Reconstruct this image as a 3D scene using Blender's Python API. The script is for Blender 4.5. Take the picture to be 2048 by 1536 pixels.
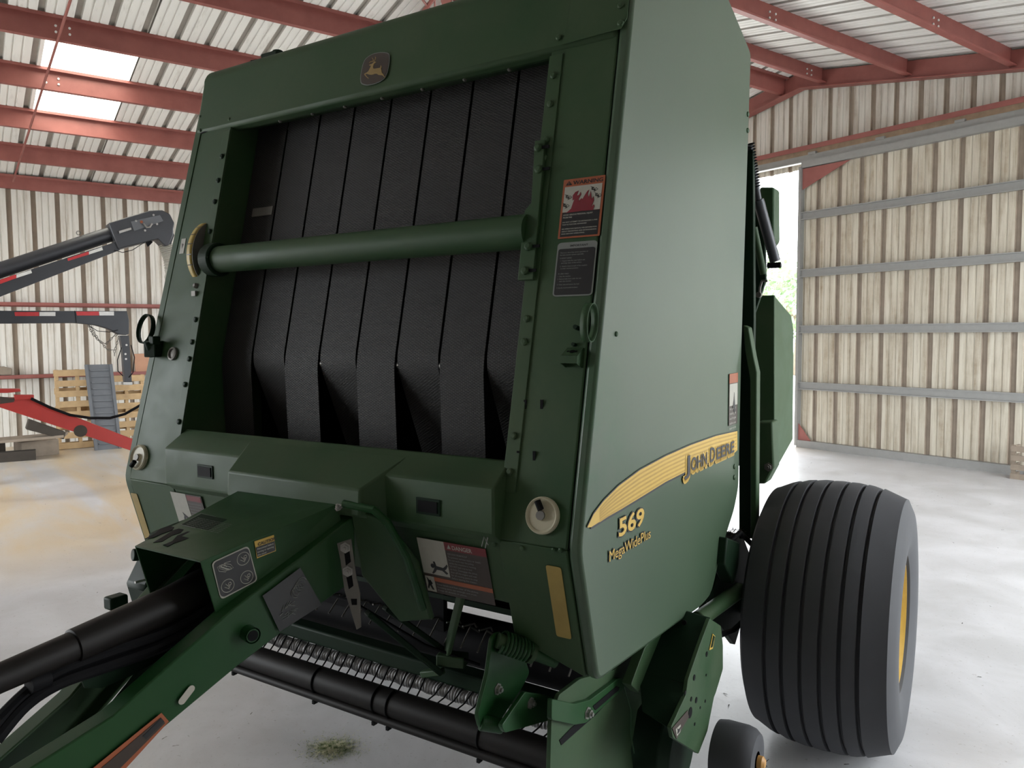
import bpy, bmesh, math, random
from mathutils import Vector, Matrix
random.seed(7)
sc = bpy.context.scene
COL = sc.collection
for o in list(bpy.data.objects): bpy.data.objects.remove(o)

# ------------------------------------------------------------------ camera, sky, exposure
# world axes: y = length of the shed (towards the rear gable), x = to the right, z up
FPX = 1537.3; PITCH = .06462; ROLL = .006848
YB = .566427           # camera heading against the machine's long axis
YG = .943895           # camera heading against the shed's long axis
HCAM = 1.6
def cam_axes(yaw):
    cp, sp, cr, sr = math.cos(PITCH), math.sin(PITCH), math.cos(ROLL), math.sin(ROLL)
    h = Vector((-math.sin(yaw), math.cos(yaw), 0)); r = Vector((math.cos(yaw), math.sin(yaw), 0)); z = Vector((0, 0, 1))
    F = cp*h - sp*z; D0 = -sp*h - cp*z
    return F, cr*r + sr*D0, -sr*r + cr*D0
F, R_, D_ = cam_axes(YG)
cam = bpy.data.cameras.new('camera'); camo = bpy.data.objects.new('camera', cam); COL.objects.link(camo)
cam.sensor_width = 36; cam.lens = FPX/2048*36; cam.clip_start = .05; cam.clip_end = 300
m = Matrix((R_, -D_, -F)).transposed().to_4x4(); m.translation = (0, 0, HCAM)
camo.matrix_world = m
sc.camera = camo
sc.view_settings.view_transform = 'Standard'; sc.view_settings.look = 'None'
sc.view_settings.gamma = 1; sc.view_settings.use_curve_mapping = False
sc.view_settings.exposure = 0.15
w = bpy.data.worlds.new('sky'); sc.world = w; w.use_nodes = True
nt = w.node_tree; bg = nt.nodes['Background']
bg.inputs[0].default_value = (.93, .97, 1.0, 1); bg.inputs[1].default_value = 9.5

def portal(loc, rot, sx, sy):
    l = bpy.data.lights.new('opening_light', 'AREA'); l.shape = 'RECTANGLE'; l.size = sx; l.size_y = sy
    l.cycles.is_portal = True
    o = bpy.data.objects.new('opening_light', l); o.location = loc; o.rotation_euler = rot; COL.objects.link(o)
PI = math.pi
XR = 1.3          # right wall of the shed
portal((-8.3, 9.95, 1.95), (-PI/2, 0, 0), 4.2, 3.9)
portal((XR+.1, 6.4, 1.9), (0, PI/2, 0), 3.6, 5.8)  # unseen right opening, placed to light the far side
portal((-8.7, -5.1, 1.7), (PI/2, 0, 0), 6.4, 3.4)  # unseen opening behind the camera, widened to brighten the machine's front

# ------------------------------------------------------------------ pixel -> place helpers (true distance each)
def solver(yaw):
    F, R, D = cam_axes(yaw); C = Vector((0, 0, HCAM))
    def on(u, v, n, c):
        d = F + R*((u-1024)/FPX) + D*((v-768)/FPX); n = Vector(n)
        return C + d*((c - n.dot(C))/n.dot(d))
    return on
onB = solver(YB); onG = solver(YG)
def BX(u, v, x): return onB(u, v, (1, 0, 0), x)
def BY(u, v, y): return onB(u, v, (0, 1, 0), y)
def BZ(u, v, z): return onB(u, v, (0, 0, 1), z)
def GX(u, v, x): return onG(u, v, (1, 0, 0), x)
def GY(u, v, y): return onG(u, v, (0, 1, 0), y)
def GZ(u, v, z): return onG(u, v, (0, 0, 1), z)

# ------------------------------------------------------------------ materials
MATS = {}
def srgb(r, g, b):
    f = lambda c: (c/255/12.92 if c/255 <= .04045 else ((c/255+.055)/1.055)**2.4)
    return (f(r), f(g), f(b), 1)
class NT:
    def __init__(s, name):
        s.m = bpy.data.materials.new(name); s.m.use_nodes = True; s.t = s.m.node_tree
        s.b = s.t.nodes['Principled BSDF']; MATS[name] = s.m
    def n(s, typ, **kw):
        n = s.t.nodes.new(typ)
        for k, v in kw.items(): setattr(n, k, v)
        return n
    def l(s, a, b): s.t.links.new(a, b)
    def coord(s, scale=(1, 1, 1), kind='Object'):
        c = s.n('ShaderNodeTexCoord'); mp = s.n('ShaderNodeMapping'); mp.inputs['Scale'].default_value = scale
        s.l(c.outputs[kind], mp.inputs[0]); return mp.outputs[0]
    def noise(s, scale, vec=None, detail=4, rough=.55, dist=0):
        n = s.n('ShaderNodeTexNoise'); n.inputs['Scale'].default_value = scale; n.inputs['Detail'].default_value = detail
        n.inputs['Roughness'].default_value = rough; n.inputs['Distortion'].default_value = dist
        if vec is not None: s.l(vec, n.inputs['Vector'])
        return n.outputs['Fac']
    def ramp(s, fac, stops):
        r = s.n('ShaderNodeValToRGB'); e = r.color_ramp.elements
        while len(e) < len(stops): e.new(.5)
        for el, (p, c) in zip(e, stops): el.position = p; el.color = c if len(c) == 4 else (*c, 1)
        s.l(fac, r.inputs[0]); return r.outputs[0]
    def mix(s, fac, a, b, mode='MIX'):
        n = s.n('ShaderNodeMix', data_type='RGBA', blend_type=mode)
        if isinstance(fac, float): n.inputs[0].default_value = fac
        else: s.l(fac, n.inputs[0])
        for i, x in ((6, a), (7, b)):
            if isinstance(x, tuple): n.inputs[i].default_value = x
            else: s.l(x, n.inputs[i])
        return n.outputs[2]
    def bump(s, h, strength=.3, dist=.01):
        b = s.n('ShaderNodeBump'); b.inputs['Strength'].default_value = strength; b.inputs['Distance'].default_value = dist
        s.l(h, b.inputs['Height']); s.l(b.outputs[0], s.b.inputs['Normal'])
    def set(s, color=None, rough=None, metal=None, **kw):
        for nm, v in (('Base Color', color), ('Roughness', rough), ('Metallic', metal)):
            if v is None: continue
            if hasattr(v, 'is_linked') or hasattr(v, 'links'): s.l(v, s.b.inputs[nm])
            else: s.b.inputs[nm].default_value = v
        return s
def W(v): return (v, v, v, 1)
def paint(name, col, dust, lo=.35, hi=.75, rough=.42, sc_=3.0, fine=60):
    t = NT(name); c = t.coord()
    n1 = t.noise(sc_, c, 6, .6, .3); n2 = t.noise(fine, c, 3)
    f = t.ramp(n1, [(lo, W(0)), (hi, W(1))])
    f2 = t.mix(.35, f, n2, 'MULTIPLY')
    t.set(t.mix(f2, col, dust), t.ramp(n1, [(.3, W(rough-.06)), (.8, W(rough+.25))])); t.b.inputs['Specular IOR Level'].default_value = .30
    return t
def plain(name, col, rough=.5, metal=0., var=.15, sc_=25):
    t = NT(name); c = t.coord(); n = t.noise(sc_, c, 4)
    d = tuple(x*(1-var*2) for x in col[:3])+(1,)
    t.set(t.mix(n, d, col), rough, metal)
    return t
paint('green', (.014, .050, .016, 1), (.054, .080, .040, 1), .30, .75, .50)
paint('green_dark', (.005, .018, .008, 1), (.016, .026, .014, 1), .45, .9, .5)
t = paint('green_bright', (.008, .048, .012, 1), (.022, .060, .018, 1), .4, .9, .36)
# side sheet: dust film over green paint, wiped clean in patches near the front edge
t = NT('green_side'); c = t.coord()
n1 = t.noise(1.3, c, 5, .55, .4); n2 = t.noise(90, c, 3)
base = t.mix(t.ramp(n1, [(.3, W(0)), (.75, W(1))]), (.040, .074, .040, 1), (.056, .090, .054, 1))
sep = t.n('ShaderNodeSeparateXYZ'); t.l(c, sep.inputs[0])
mr = t.n('ShaderNodeMapRange'); t.l(sep.outputs[1], mr.inputs[0])
mr.inputs[1].default_value = -.82; mr.inputs[2].default_value = -.58; mr.inputs[3].default_value = 1; mr.inputs[4].default_value = 0
wz = t.n('ShaderNodeMapRange'); t.l(sep.outputs[2], wz.inputs[0])
wz.inputs[1].default_value = 1.72; wz.inputs[2].default_value = 1.30; wz.inputs[3].default_value = 0; wz.inputs[4].default_value = 1
wz2 = t.n('ShaderNodeMapRange'); t.l(sep.outputs[2], wz2.inputs[0])
wz2.inputs[1].default_value = 1.12; wz2.inputs[2].default_value = 1.28; wz2.inputs[3].default_value = 0; wz2.inputs[4].default_value = 1
mu = t.n('ShaderNodeMath', operation='MULTIPLY'); t.l(mr.outputs[0], mu.inputs[0]); t.l(wz.outputs[0], mu.inputs[1])
mu1 = t.n('ShaderNodeMath', operation='MULTIPLY'); t.l(mu.outputs[0], mu1.inputs[0]); t.l(wz2.outputs[0], mu1.inputs[1])
n3 = t.ramp(t.noise(5, c, 4), [(.42, W(0)), (.58, W(1))])
mu2 = t.n('ShaderNodeMath', operation='MULTIPLY'); t.l(mu1.outputs[0], mu2.inputs[0]); t.l(n3, mu2.inputs[1])
base = t.mix(mu2.outputs[0], base, (.014, .070, .024, 1))
t.set(t.mix(.12, base, n2, 'MULTIPLY'), .40)
# rubber belts with a diamond tread
t = NT('belt'); c = t.coord()
sx = t.n('ShaderNodeSeparateXYZ'); t.l(c, sx.inputs[0])
def diag(sgn):
    a = t.n('ShaderNodeMath', operation='MULTIPLY'); t.l(sx.outputs[2], a.inputs[0]); a.inputs[1].default_value = sgn*760
    b = t.n('ShaderNodeMath', operation='MULTIPLY_ADD'); t.l(sx.outputs[0], b.inputs[0]); b.inputs[1].default_value = 420; t.l(a.outputs[0], b.inputs[2])
    s = t.n('ShaderNodeMath', operation='SINE'); t.l(b.outputs[0], s.inputs[0]); return s.outputs[0]
mx = t.n('ShaderNodeMath', operation='MAXIMUM'); t.l(diag(1), mx.inputs[0]); t.l(diag(-1), mx.inputs[1])
h = t.ramp(mx.outputs[0], [(.55, W(0)), (.98, W(1))])
wear = t.noise(5, c, 4)
t.set(t.mix(h, t.mix(wear, (.006, .006, .006, 1), (.012, .011, .010, 1)), t.mix(wear, (.020, .018, .018, 1), (.034, .030, .028, 1))), .62); t.bump(h, .8, .004)
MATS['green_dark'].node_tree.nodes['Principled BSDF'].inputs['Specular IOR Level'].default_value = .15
plain('rubber', (.046, .048, .055, 1), .75, 0, .12, 12)
plain('black', (.008, .008, .009, 1), .6).b.inputs['Specular IOR Level'].default_value = .08
plain('black_plastic', (.012, .010, .009, 1), .5, 0, .2, 6).b.inputs['Specular IOR Level'].default_value = .22
plain('charcoal', (.045, .048, .055, 1), .42, 0, .1, 8)
plain('steel', (.42, .41, .39, 1), .38, .85, .2, 20)
plain('dull_steel', (.20, .19, .17, 1), .55, .5, .25, 20)
plain('galvanised', (.30, .30, .29, 1), .5, .35, .12, 14)
plain('cream', (.50, .46, .33, 1), .5, 0, .12, 14)
plain('yellow', (.58, .38, .07, 1), .45, 0, .1, 40)
plain('dirty_yellow', (.36, .25, .06, 1), .5, 0, .15, 30)
plain('tape_yellow', (.42, .30, .07, 1), .45, 0, .15, 30)
plain('navy', (.018, .020, .026, 1), .5, 0, .1)
plain('decal_black', (.014, .014, .016, 1), .35, 0, .1)
plain('decal_white', (.38, .37, .32, 1), .45, 0, .08, 60)
plain('ink', (.012, .012, .013, 1), .5)
plain('decal_grey', (.18, .19, .18, 1), .5, 0, .1)
plain('orange', (.33, .085, .030, 1), .5, 0, .15, 40)
plain('decal_red', (.16, .012, .016, 1), .45, 0, .1, 40)
plain('crimson', (.20, .010, .022, 1), .45)
plain('brown', (.045, .030, .022, 1), .45)
plain('gold', (.30, .20, .07, 1), .45)
plain('red_paint', (.42, .030, .024, 1), .42, 0, .15, 5)
plain('tape_red', (.55, .03, .035, 1), .4)
plain('tape_white', (.75, .75, .73, 1), .4)
plain('hub_orange', (.50, .26, .07, 1), .5)
plain('wood', (.62, .43, .23, 1), .75, 0, .22, 9)
plain('old_wood', (.33, .27, .21, 1), .85, 0, .25, 9)
plain('dark_wood', (.055, .045, .035, 1), .85, 0, .25, 9)
plain('slate', (.13, .14, .155, 1), .6, 0, .1, 9)
plain('card', (.50, .27, .17, 1), .7, 0, .1, 9)
plain('bark', (.22, .17, .12, 1), .9, 0, .3, 9)
plain('leaf', (.30, .46, .22, 1), .6, 0, .3, 2)
t = NT('chaff'); t.set(t.ramp(t.noise(60, t.coord(), 1), [(.3, (.10, .16, .05)), (.45, (.32, .36, .18)), (.6, (.70, .68, .48))]), .8)
# red oxide primer on the steelwork
t = NT('red_steel'); c = t.coord(); n = t.noise(4, c, 5, .6)
t.set(t.mix(n, (.17, .046, .040, 1), (.34, .115, .095, 1)), .5)
# corrugated sheet
def sheet(name, c0, c1, streak, lo, hi, rough=.45, axis=2):
    t = NT(name); s = [14, 14, 14]; s[axis] = .8
    c = t.coord(tuple(s)); big = t.noise(.6, t.coord(), 4)
    n = t.noise(1.0, c, 6, .7, .2); n2 = t.noise(7, t.coord(), 5, .7)
    col = t.mix(big, c0, c1)
    f = t.ramp(n, [(lo, W(0)), (hi, W(1))])
    f = t.mix(.6, f, t.ramp(n2, [(.3, W(.2)), (.7, W(1))]), 'MULTIPLY')
    t.set(t.mix(f, col, streak), rough); return t
sheet('wall_sheet', (.62, .60, .55, 1), (.70, .68, .63, 1), (.34, .28, .20, 1), .46, .72)
sheet('gable_sheet', (.56, .54, .48, 1), (.62, .60, .54, 1), (.24, .18, .12, 1), .44, .74)
sheet('door_sheet', (.50, .46, .37, 1), (.60, .56, .47, 1), (.22, .16, .09, 1), .40, .70)
sheet('roof_sheet', (.72, .72, .69, 1), (.80, .80, .77, 1), (.40, .38, .33, 1), .55, .85, .4, 0)
plain('rib_dirt', (.40, .33, .26, 1), .6, 0, .2, 8); plain('roof_rib', (.50, .48, .44, 1), .5, 0, .15, 8)  # darker tones for the deep rib faces of the sheets
# polished concrete
t = NT('concrete'); c = t.coord()
n1 = t.noise(.35, c, 6, .6, .8); n2 = t.noise(2.2, c, 6, .65, .5); n3 = t.noise(45, c, 4, .7); n4 = t.noise(.8, t.coord((.35, 1.6, 1)), 5, .6, .6)
col = t.mix(t.ramp(n2, [(.35, W(0)), (.65, W(1))]), (.50, .50, .51, 1), (.62, .62, .64, 1))
sep = t.n('ShaderNodeSeparateXYZ'); t.l(c, sep.inputs[0])
tan = t.n('ShaderNodeMapRange'); t.l(sep.outputs[0], tan.inputs[0])
tan.inputs[1].default_value = -5.6; tan.inputs[2].default_value = -6.9; tan.inputs[3].default_value = 0; tan.inputs[4].default_value = 1
tf = t.mix(1.0, tan.outputs[0], t.ramp(n4, [(.40, W(.0)), (.62, W(1))]), 'MULTIPLY')
col = t.mix(tf, col, (.60, .49, .34, 1))
col = t.mix(t.ramp(n3, [(.62, W(0)), (.75, W(1))]), col, (.24, .22, .19, 1))
t.set(col, t.ramp(n2, [(.3, W(.30)), (.7, W(.48))])); t.bump(n3, .12, .004)
t = NT('yard'); c = t.coord(); t.set(t.mix(t.noise(3, c, 6), (.50, .49, .46, 1), (.62, .61, .58, 1)), .8)
t = NT('grassland'); c = t.coord(); t.set(t.mix(t.noise(2, c, 6), (.12, .24, .06, 1), (.25, .36, .14, 1)), .9)
# translucent roof light sheet
t = NT('fibreglass'); t.b.inputs['Base Color'].default_value = (.95, .93, .86, 1); t.b.inputs['Roughness'].default_value = .5
tr = t.n('ShaderNodeBsdfTranslucent'); tr.inputs[0].default_value = (.98, .93, .82, 1)
tp = t.n('ShaderNodeBsdfTransparent'); tp.inputs[0].default_value = (1, .97, .90, 1)
ms = t.n('ShaderNodeMixShader'); ms.inputs[0].default_value = .6; t.l(tr.outputs[0], ms.inputs[1]); t.l(tp.outputs[0], ms.inputs[2])
t.l(ms.outputs[0], t.t.nodes['Material Output'].inputs[0])

# ------------------------------------------------------------------ mesh helpers
class MB:
    def __init__(s): s.v = []; s.f = []
    def add(s, vs, fs):
        k = len(s.v); s.v += [Vector(p) for p in vs]; s.f += [tuple(i+k for i in f) for f in fs]; return s
    def box(s, c, d, rot=None):
        hx, hy, hz = d[0]/2, d[1]/2, d[2]/2
        vs = [Vector((x, y, z)) for z in (-hz, hz) for y in (-hy, hy) for x in (-hx, hx)]
        if rot is not None: vs = [rot @ p for p in vs]
        c = Vector(c)
        return s.add([p+c for p in vs], [(0, 2, 3, 1), (4, 5, 7, 6), (0, 1, 5, 4), (2, 6, 7, 3), (0, 4, 6, 2), (1, 3, 7, 5)])
    def bar(s, a, b, wd, ht, up=(0, 0, 1)):
        a, b = Vector(a), Vector(b); d = b-a; L = d.length; d.normalize(); up = Vector(up)
        sd = d.cross(up).normalized(); up = sd.cross(d)
        rot = Matrix((sd, d, up)).transposed()
        return s.box((a+b)/2, (wd, L, ht), rot)
    def prism(s, poly, vec):
        n = len(poly); vec = Vector(vec); p = [Vector(q) for q in poly]
        k = [tuple(reversed(range(n))), tuple(range(n, 2*n))] + [(i, (i+1) % n, (i+1) % n+n, i+n) for i in range(n)]
        return s.add(p+[q+vec for q in p], k)
    def tube(s, pts, r, n=14, cap=True, closed=False):
        pts = [Vector(p) for p in pts]; N = len(pts); rs = r if isinstance(r, (list, tuple)) else [r]*N
        vs = []; ref = None
        for i, p in enumerate(pts):
            a = pts[i-1] if (i > 0 or closed) else p; b = pts[(i+1) % N] if (i < N-1 or closed) else p
            d = (b-a).normalized()
            if ref is None:
                ref = Vector((0, 0, 1)) if abs(d.z) < .9 else Vector((1, 0, 0))
            u = (ref - d*ref.dot(d)).normalized(); ref = u; v = d.cross(u)
            for k in range(n):
                th = 2*PI*k/n; vs.append(p + (u*math.cos(th)+v*math.sin(th))*rs[i])
        fs = []
        for i in range(N if closed else N-1):
            j = (i+1) % N
            for k in range(n): fs.append((i*n+k, i*n+(k+1) % n, j*n+(k+1) % n, j*n+k))
        if cap and not closed: fs += [tuple(reversed(range(n))), tuple(range((N-1)*n, N*n))]
        return s.add(vs, fs)
    def lathe(s, prof, o, ax, n=32, cap=False):   # prof: (radius, height along ax)
        ax = Vector(ax).normalized(); ref = Vector((0, 0, 1)) if abs(ax.z) < .9 else Vector((1, 0, 0))
        u = (ref-ax*ref.dot(ax)).normalized(); v = ax.cross(u); o = Vector(o); vs = []
        for r, h in prof:
            for k in range(n): th = 2*PI*k/n; vs.append(o+ax*h+(u*math.cos(th)+v*math.sin(th))*r)
        fs = [(i*n+k, i*n+(k+1) % n, (i+1)*n+(k+1) % n, (i+1)*n+k) for i in range(len(prof)-1) for k in range(n)]
        if cap: fs += [tuple(reversed(range(n))), tuple(range((len(prof)-1)*n, len(prof)*n))]
        return s.add(vs, fs)
    def sheetx(s, poly, vec, back=None):       # open extrusion of a polyline
        p = [Vector(q) for q in poly]; n = len(p); vec = Vector(vec)
        return s.add(p+[q+vec for q in p], [(i, i+1, i+1+n, i+n) for i in range(n-1)])
    def build(s, name, mat, parent=None, bevel=0, smooth=True, ang=35, origin=None, solid=0, fixn=True):
        me = bpy.data.meshes.new(name)
        o0 = Vector(origin) if origin is not None else (BASE if parent is not None and parent.get('_b') else Vector((0, 0, 0)))
        if parent is not None and '_o' in parent: o0 = Vector(parent['_o'])
        me.from_pydata([v-o0 for v in s.v], [], s.f); me.validate()
        if fixn:
            bm = bmesh.new(); bm.from_mesh(me); bmesh.ops.recalc_face_normals(bm, faces=bm.faces); bm.to_mesh(me); bm.free()
        o = bpy.data.objects.new(name, me); COL.objects.link(o)
        me.materials.append(MATS[mat] if isinstance(mat, str) else mat)
        if hasattr(s, 'mi') and len(s.mi) == len(me.polygons): me.materials.append(MATS[s.m2]); me.polygons.foreach_set('material_index', s.mi)
        if solid:
            md = o.modifiers.new('solid', 'SOLIDIFY'); md.thickness = solid; md.offset = 0
        if bevel:
            md = o.modifiers.new('bevel', 'BEVEL'); md.width = bevel; md.segments = 2; md.limit_method = 'ANGLE'; md.angle_limit = math.radians(30)
        if smooth:
            me.polygons.foreach_set('use_smooth', [True]*len(me.polygons)); me.set_sharp_from_angle(angle=math.radians(ang))
        if parent is not None:
            o.parent = parent
            if parent.type == 'MESH': o['_o'] = tuple(o0)
            else: o['_o'] = tuple(o0)
        else:
            if origin is not None: o.location = origin
            o['_o'] = tuple(o0)
        return o
def tag(o, label=None, cat=None, group=None, kind=None):
    if label: o['label'] = label
    if cat: o['category'] = cat
    if group: o['group'] = group
    if kind: o['kind'] = kind
    return o
def thing(name, label, cat, loc, rz=0, group=None, origin=None):
    o = bpy.data.objects.new(name, None); COL.objects.link(o); o.location = loc; o.rotation_euler = (0, 0, rz)
    o.empty_display_size = .1
    tag(o, label, cat, group); o['_o'] = tuple(origin if origin is not None else loc); return o
BASE = Vector((-1.775, 2.5, 0))

def frame(O, U, V):     # local (a right, b down, c out) -> 3D
    O, U, V = Vector(O), Vector(U).normalized(), Vector(V).normalized(); N = V.cross(U).normalized()
    return lambda a, b, c=0: O+U*a+V*b+N*c
def flat(name, fr, polys, mat, parent, lift=.001, th=.0006):
    mb = MB()
    for p in polys:
        n = len(p); top = [fr(a, b, lift+th) for a, b in p]; bot = [fr(a, b, lift-th) for a, b in p]
        mb.add(top+bot, [tuple(range(n)), tuple(reversed(range(n, 2*n)))]+[(i, (i+1) % n, (i+1) % n+n, i+n) for i in range(n)])
    return mb.build(name, mat, parent, smooth=False)
def rect(a, b, w_, h_, r=0):
    if not r: return [(a, b), (a+w_, b), (a+w_, b+h_), (a, b+h_)]
    out = []
    for cx, cy, s in ((a+w_-r, b+r, -90), (a+w_-r, b+h_-r, 0), (a+r, b+h_-r, 90), (a+r, b+r, 180)):
        for k in range(5): th = math.radians(s+22.5*k); out.append((cx+r*math.cos(th), cy+r*math.sin(th)))
    return out
def text(name, fr, s, a, b, size, mat, parent, lift=.002, bold=0, sx=1., width=None, th=.0004, shear=0, spacing=1.):
    cu = bpy.data.curves.new(name, 'FONT'); cu.body = s; cu.size = size; cu.offset = bold; cu.space_character = spacing; cu.resolution_u = 3
    to = bpy.data.objects.new(name, cu); COL.objects.link(to); bpy.context.view_layer.update()
    me0 = bpy.data.meshes.new_from_object(to.evaluated_get(bpy.context.evaluated_depsgraph_get()))
    vs = [v.co.copy() for v in me0.vertices]; fs = [tuple(p.vertices) for p in me0.polygons]
    bpy.data.objects.remove(to); bpy.data.curves.remove(cu); bpy.data.meshes.remove(me0)
    if not vs: return None
    if width: sx = width/max(v.x for v in vs)
    mb = MB(); mb.add([fr(a+v.x*sx+shear*v.y, b-v.y, lift+th) for v in vs], fs)
    return mb.build(name, mat, parent, smooth=False, fixn=False)

# ------------------------------------------------------------------ the shed
GAB = 9.8; RX = -6.46
def zr(x):            # bottom line of the steelwork under the roof
    return 4.98-.185*(RX-x) if x < RX else 4.98-.182*(x-RX)
XL_ = -13.4; YF = -5.0
def struct(o, label=None): o['kind'] = 'structure'; return tag(o, label)
mb = MB(); mb.box(((XL_+XR)/2, (YF+GAB)/2, -.06), (XR-XL_+.3, GAB-YF+.3, .12)); struct(mb.build('floor', 'concrete'))
mb = MB(); mb.box((0, 40, -.09), (160, 60.4, .1)); mb.box((40, -25, -.09), (80-XR, 90-.2, .1)); mb.box((-45, -25, -.09), (88-27.4, 89.8, .1)); mb.box((-6, -30, -.09), (16, 49.6, .1)); struct(mb.build('ground', 'yard'))
def ribbed(p0, du, n0, length, zlo, zhi, up=Vector((0, 0, 1)), pitch=.305, phase=0., zhif=None, zlof=None):
    """corrugated sheet: profile runs along du, strips run along up; n0 points outwards"""
    prof = []; x = -phase
    while x < length:
        for a, h in ((0, 0), (.006, .036), (.062, .036), (.068, 0), (.128, 0), (.132, .010), (.146, .010), (.150, 0), (.214, 0), (.218, .010), (.232, .010), (.236, 0)):
            if 0 <= x+a <= length: prof.append((x+a, h))
        x += pitch
    prof = [(0, 0)]+prof+[(length, 0)]
    mb = MB(); vs = []
    for a, h in prof:
        lo = zlof(a) if zlof else zlo; hi = zhif(a) if zhif else zhi
        vs.append(p0+du*a+n0*h+up*lo); vs.append(p0+du*a+n0*h+up*hi)
    mb.add(vs, [(2*i, 2*i+1, 2*i+3, 2*i+2) for i in range(len(prof)-1)])
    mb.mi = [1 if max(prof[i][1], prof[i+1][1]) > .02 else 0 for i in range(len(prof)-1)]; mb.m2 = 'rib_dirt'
    return mb
V3 = Vector
# left wall
mb = ribbed(V3((XL_, YF, 0)), V3((0, 1, 0)), V3((-1, 0, 0)), GAB-YF, 0, 4.0, phase=.1)
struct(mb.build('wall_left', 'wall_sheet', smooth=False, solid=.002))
# gable wall, open from x=-6.3 leftwards to -10.4, closed above
def gz(a): return zr(XL_+a)+.25
def glo(a):
    x = XL_+a; return 3.89 if -10.42 < x < -2.0 else 0
mb = ribbed(V3((XL_, GAB, 0)), V3((1, 0, 0)), V3((0, 1, 0)), XR-XL_, 0, 4, zhif=gz, zlof=glo, phase=.05)
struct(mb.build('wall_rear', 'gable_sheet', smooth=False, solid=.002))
# unseen walls behind the camera and to the right, openings sized for the light
def flo(a):
    x = XL_+a; return 3.4 if -11.8 < x < -5.6 else 0
mb = ribbed(V3((XL_, YF, 0)), V3((1, 0, 0)), V3((0, -1, 0)), XR-XL_, 0, 4, zhif=gz, zlof=flo)
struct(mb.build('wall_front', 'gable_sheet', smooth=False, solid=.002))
def rlo(a):
    y = YF+a; return 3.5 if 3.6 < y < 9.2 else 0
mb = ribbed(V3((XR, YF, 0)), V3((0, 1, 0)), V3((1, 0, 0)), GAB-YF, 0, zr(XR)+.25, zlof=rlo)
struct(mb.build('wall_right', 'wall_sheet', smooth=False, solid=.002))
# roof: two slopes; the left slope leaves the roof light open
off = .24
def roof(x0, x1, y0, y1, name, ph=0.):
    a = V3((x0, y0, zr(x0)+off)); b = V3((x1, y0, zr(x1)+off)); d = (b-a)
    n = V3((0, 1, 0)).cross(d).normalized(); n = n if n.z > 0 else -n
    mb = ribbed(a, V3((0, 1, 0)), n, y1-y0, 0, 1, up=d, phase=ph)
    return mb
SK = (-11.22, -9.30, .90, 1.78)   # x0,x1,y0,y1
parts = [roof(XL_-.3, RX, YF, SK[2], 'a', .0), roof(XL_-.3, RX, SK[3], GAB+.2, 'a', .05), roof(SK[1], RX, SK[2], SK[3], 'a', .1), roof(XL_-.3, SK[0], SK[2], SK[3], 'a', .1)]
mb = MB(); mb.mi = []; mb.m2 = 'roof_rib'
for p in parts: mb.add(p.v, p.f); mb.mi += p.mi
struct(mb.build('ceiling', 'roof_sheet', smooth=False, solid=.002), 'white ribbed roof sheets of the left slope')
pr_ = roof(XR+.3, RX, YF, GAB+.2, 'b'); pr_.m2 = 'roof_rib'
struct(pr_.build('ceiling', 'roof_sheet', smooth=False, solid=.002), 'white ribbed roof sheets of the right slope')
a = SK
mb = MB(); mb.add([(x, y, zr(x)+off+.004) for x, y in ((a[0], a[2]), (a[1], a[2]), (a[1], a[3]), (a[0], a[3]))], [(0, 1, 2, 3)])
struct(mb.build('window_1', 'fibreglass', smooth=False, solid=.004), 'bright translucent roof light')
# purlins: Z sections
def zsec(x, y0, y1, h=.21, lip=.065, flip=1, base=None):
    z = (zr(x)+.03) if base is None else base; s = -flip
    sl = .185 if x < RX else -.182
    P = []
    pr = [(s*lip, .018), (s*lip, 0), (0, 0), (0, h), (-s*lip, h+(-s*lip)*sl), (-s*lip, h-.018)]
    t_ = .006
    ins = [(p[0], p[1]) for p in pr]
    outer = [V3((x+p[0], y0, z+p[1])) for p in ins]
    mb = MB(); mb.sheetx(outer, (0, y1-y0, 0)); return mb
nP = 0
for k, x in enumerate((-13.3, -12.25, -11.16, -10.06, -8.97, -7.8, -6.73)):
    if k == 0: mb = zsec(-13.3, YF, GAB-.05, h=.175, base=3.745)
    else: mb = zsec(x, YF, GAB-.1)
    o = mb.build('roof_purlin', 'red_steel', smooth=False, solid=.004)
    tag(o, ['red steel eave purlin along the top of the left wall', 'red steel purlin on the left slope, first above the eave', 'red steel purlin at the lower edge of the bright roof light',
            'red steel purlin crossing the middle of the bright roof light', 'red steel purlin above the upper edge of the roof light', 'red steel purlin on left slope disappearing behind the hood',
            'short visible red purlin nearest left of the ridge, by the gable'][k], 'purlin', 'red purlins under the roof')
for k, x in enumerate((-6.15, -5.0, -3.84, -2.7, -1.5, -.35)):
    o = zsec(x, YF, GAB-.1, flip=-1).build('roof_purlin', 'red_steel', smooth=False, solid=.004)
    tag(o, ['red steel purlin nearest right of the ridge, by the gable', 'long red steel purlin ending midway along the gable rafter', 'red steel purlin running to the top right picture corner',
            'red steel purlin on the right slope, fourth down from the ridge', 'red steel purlin on the right slope, fifth down from the ridge', 'lowest red steel purlin on the right slope, above the unseen side opening'][k], 'purlin', 'red purlins under the roof')
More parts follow.
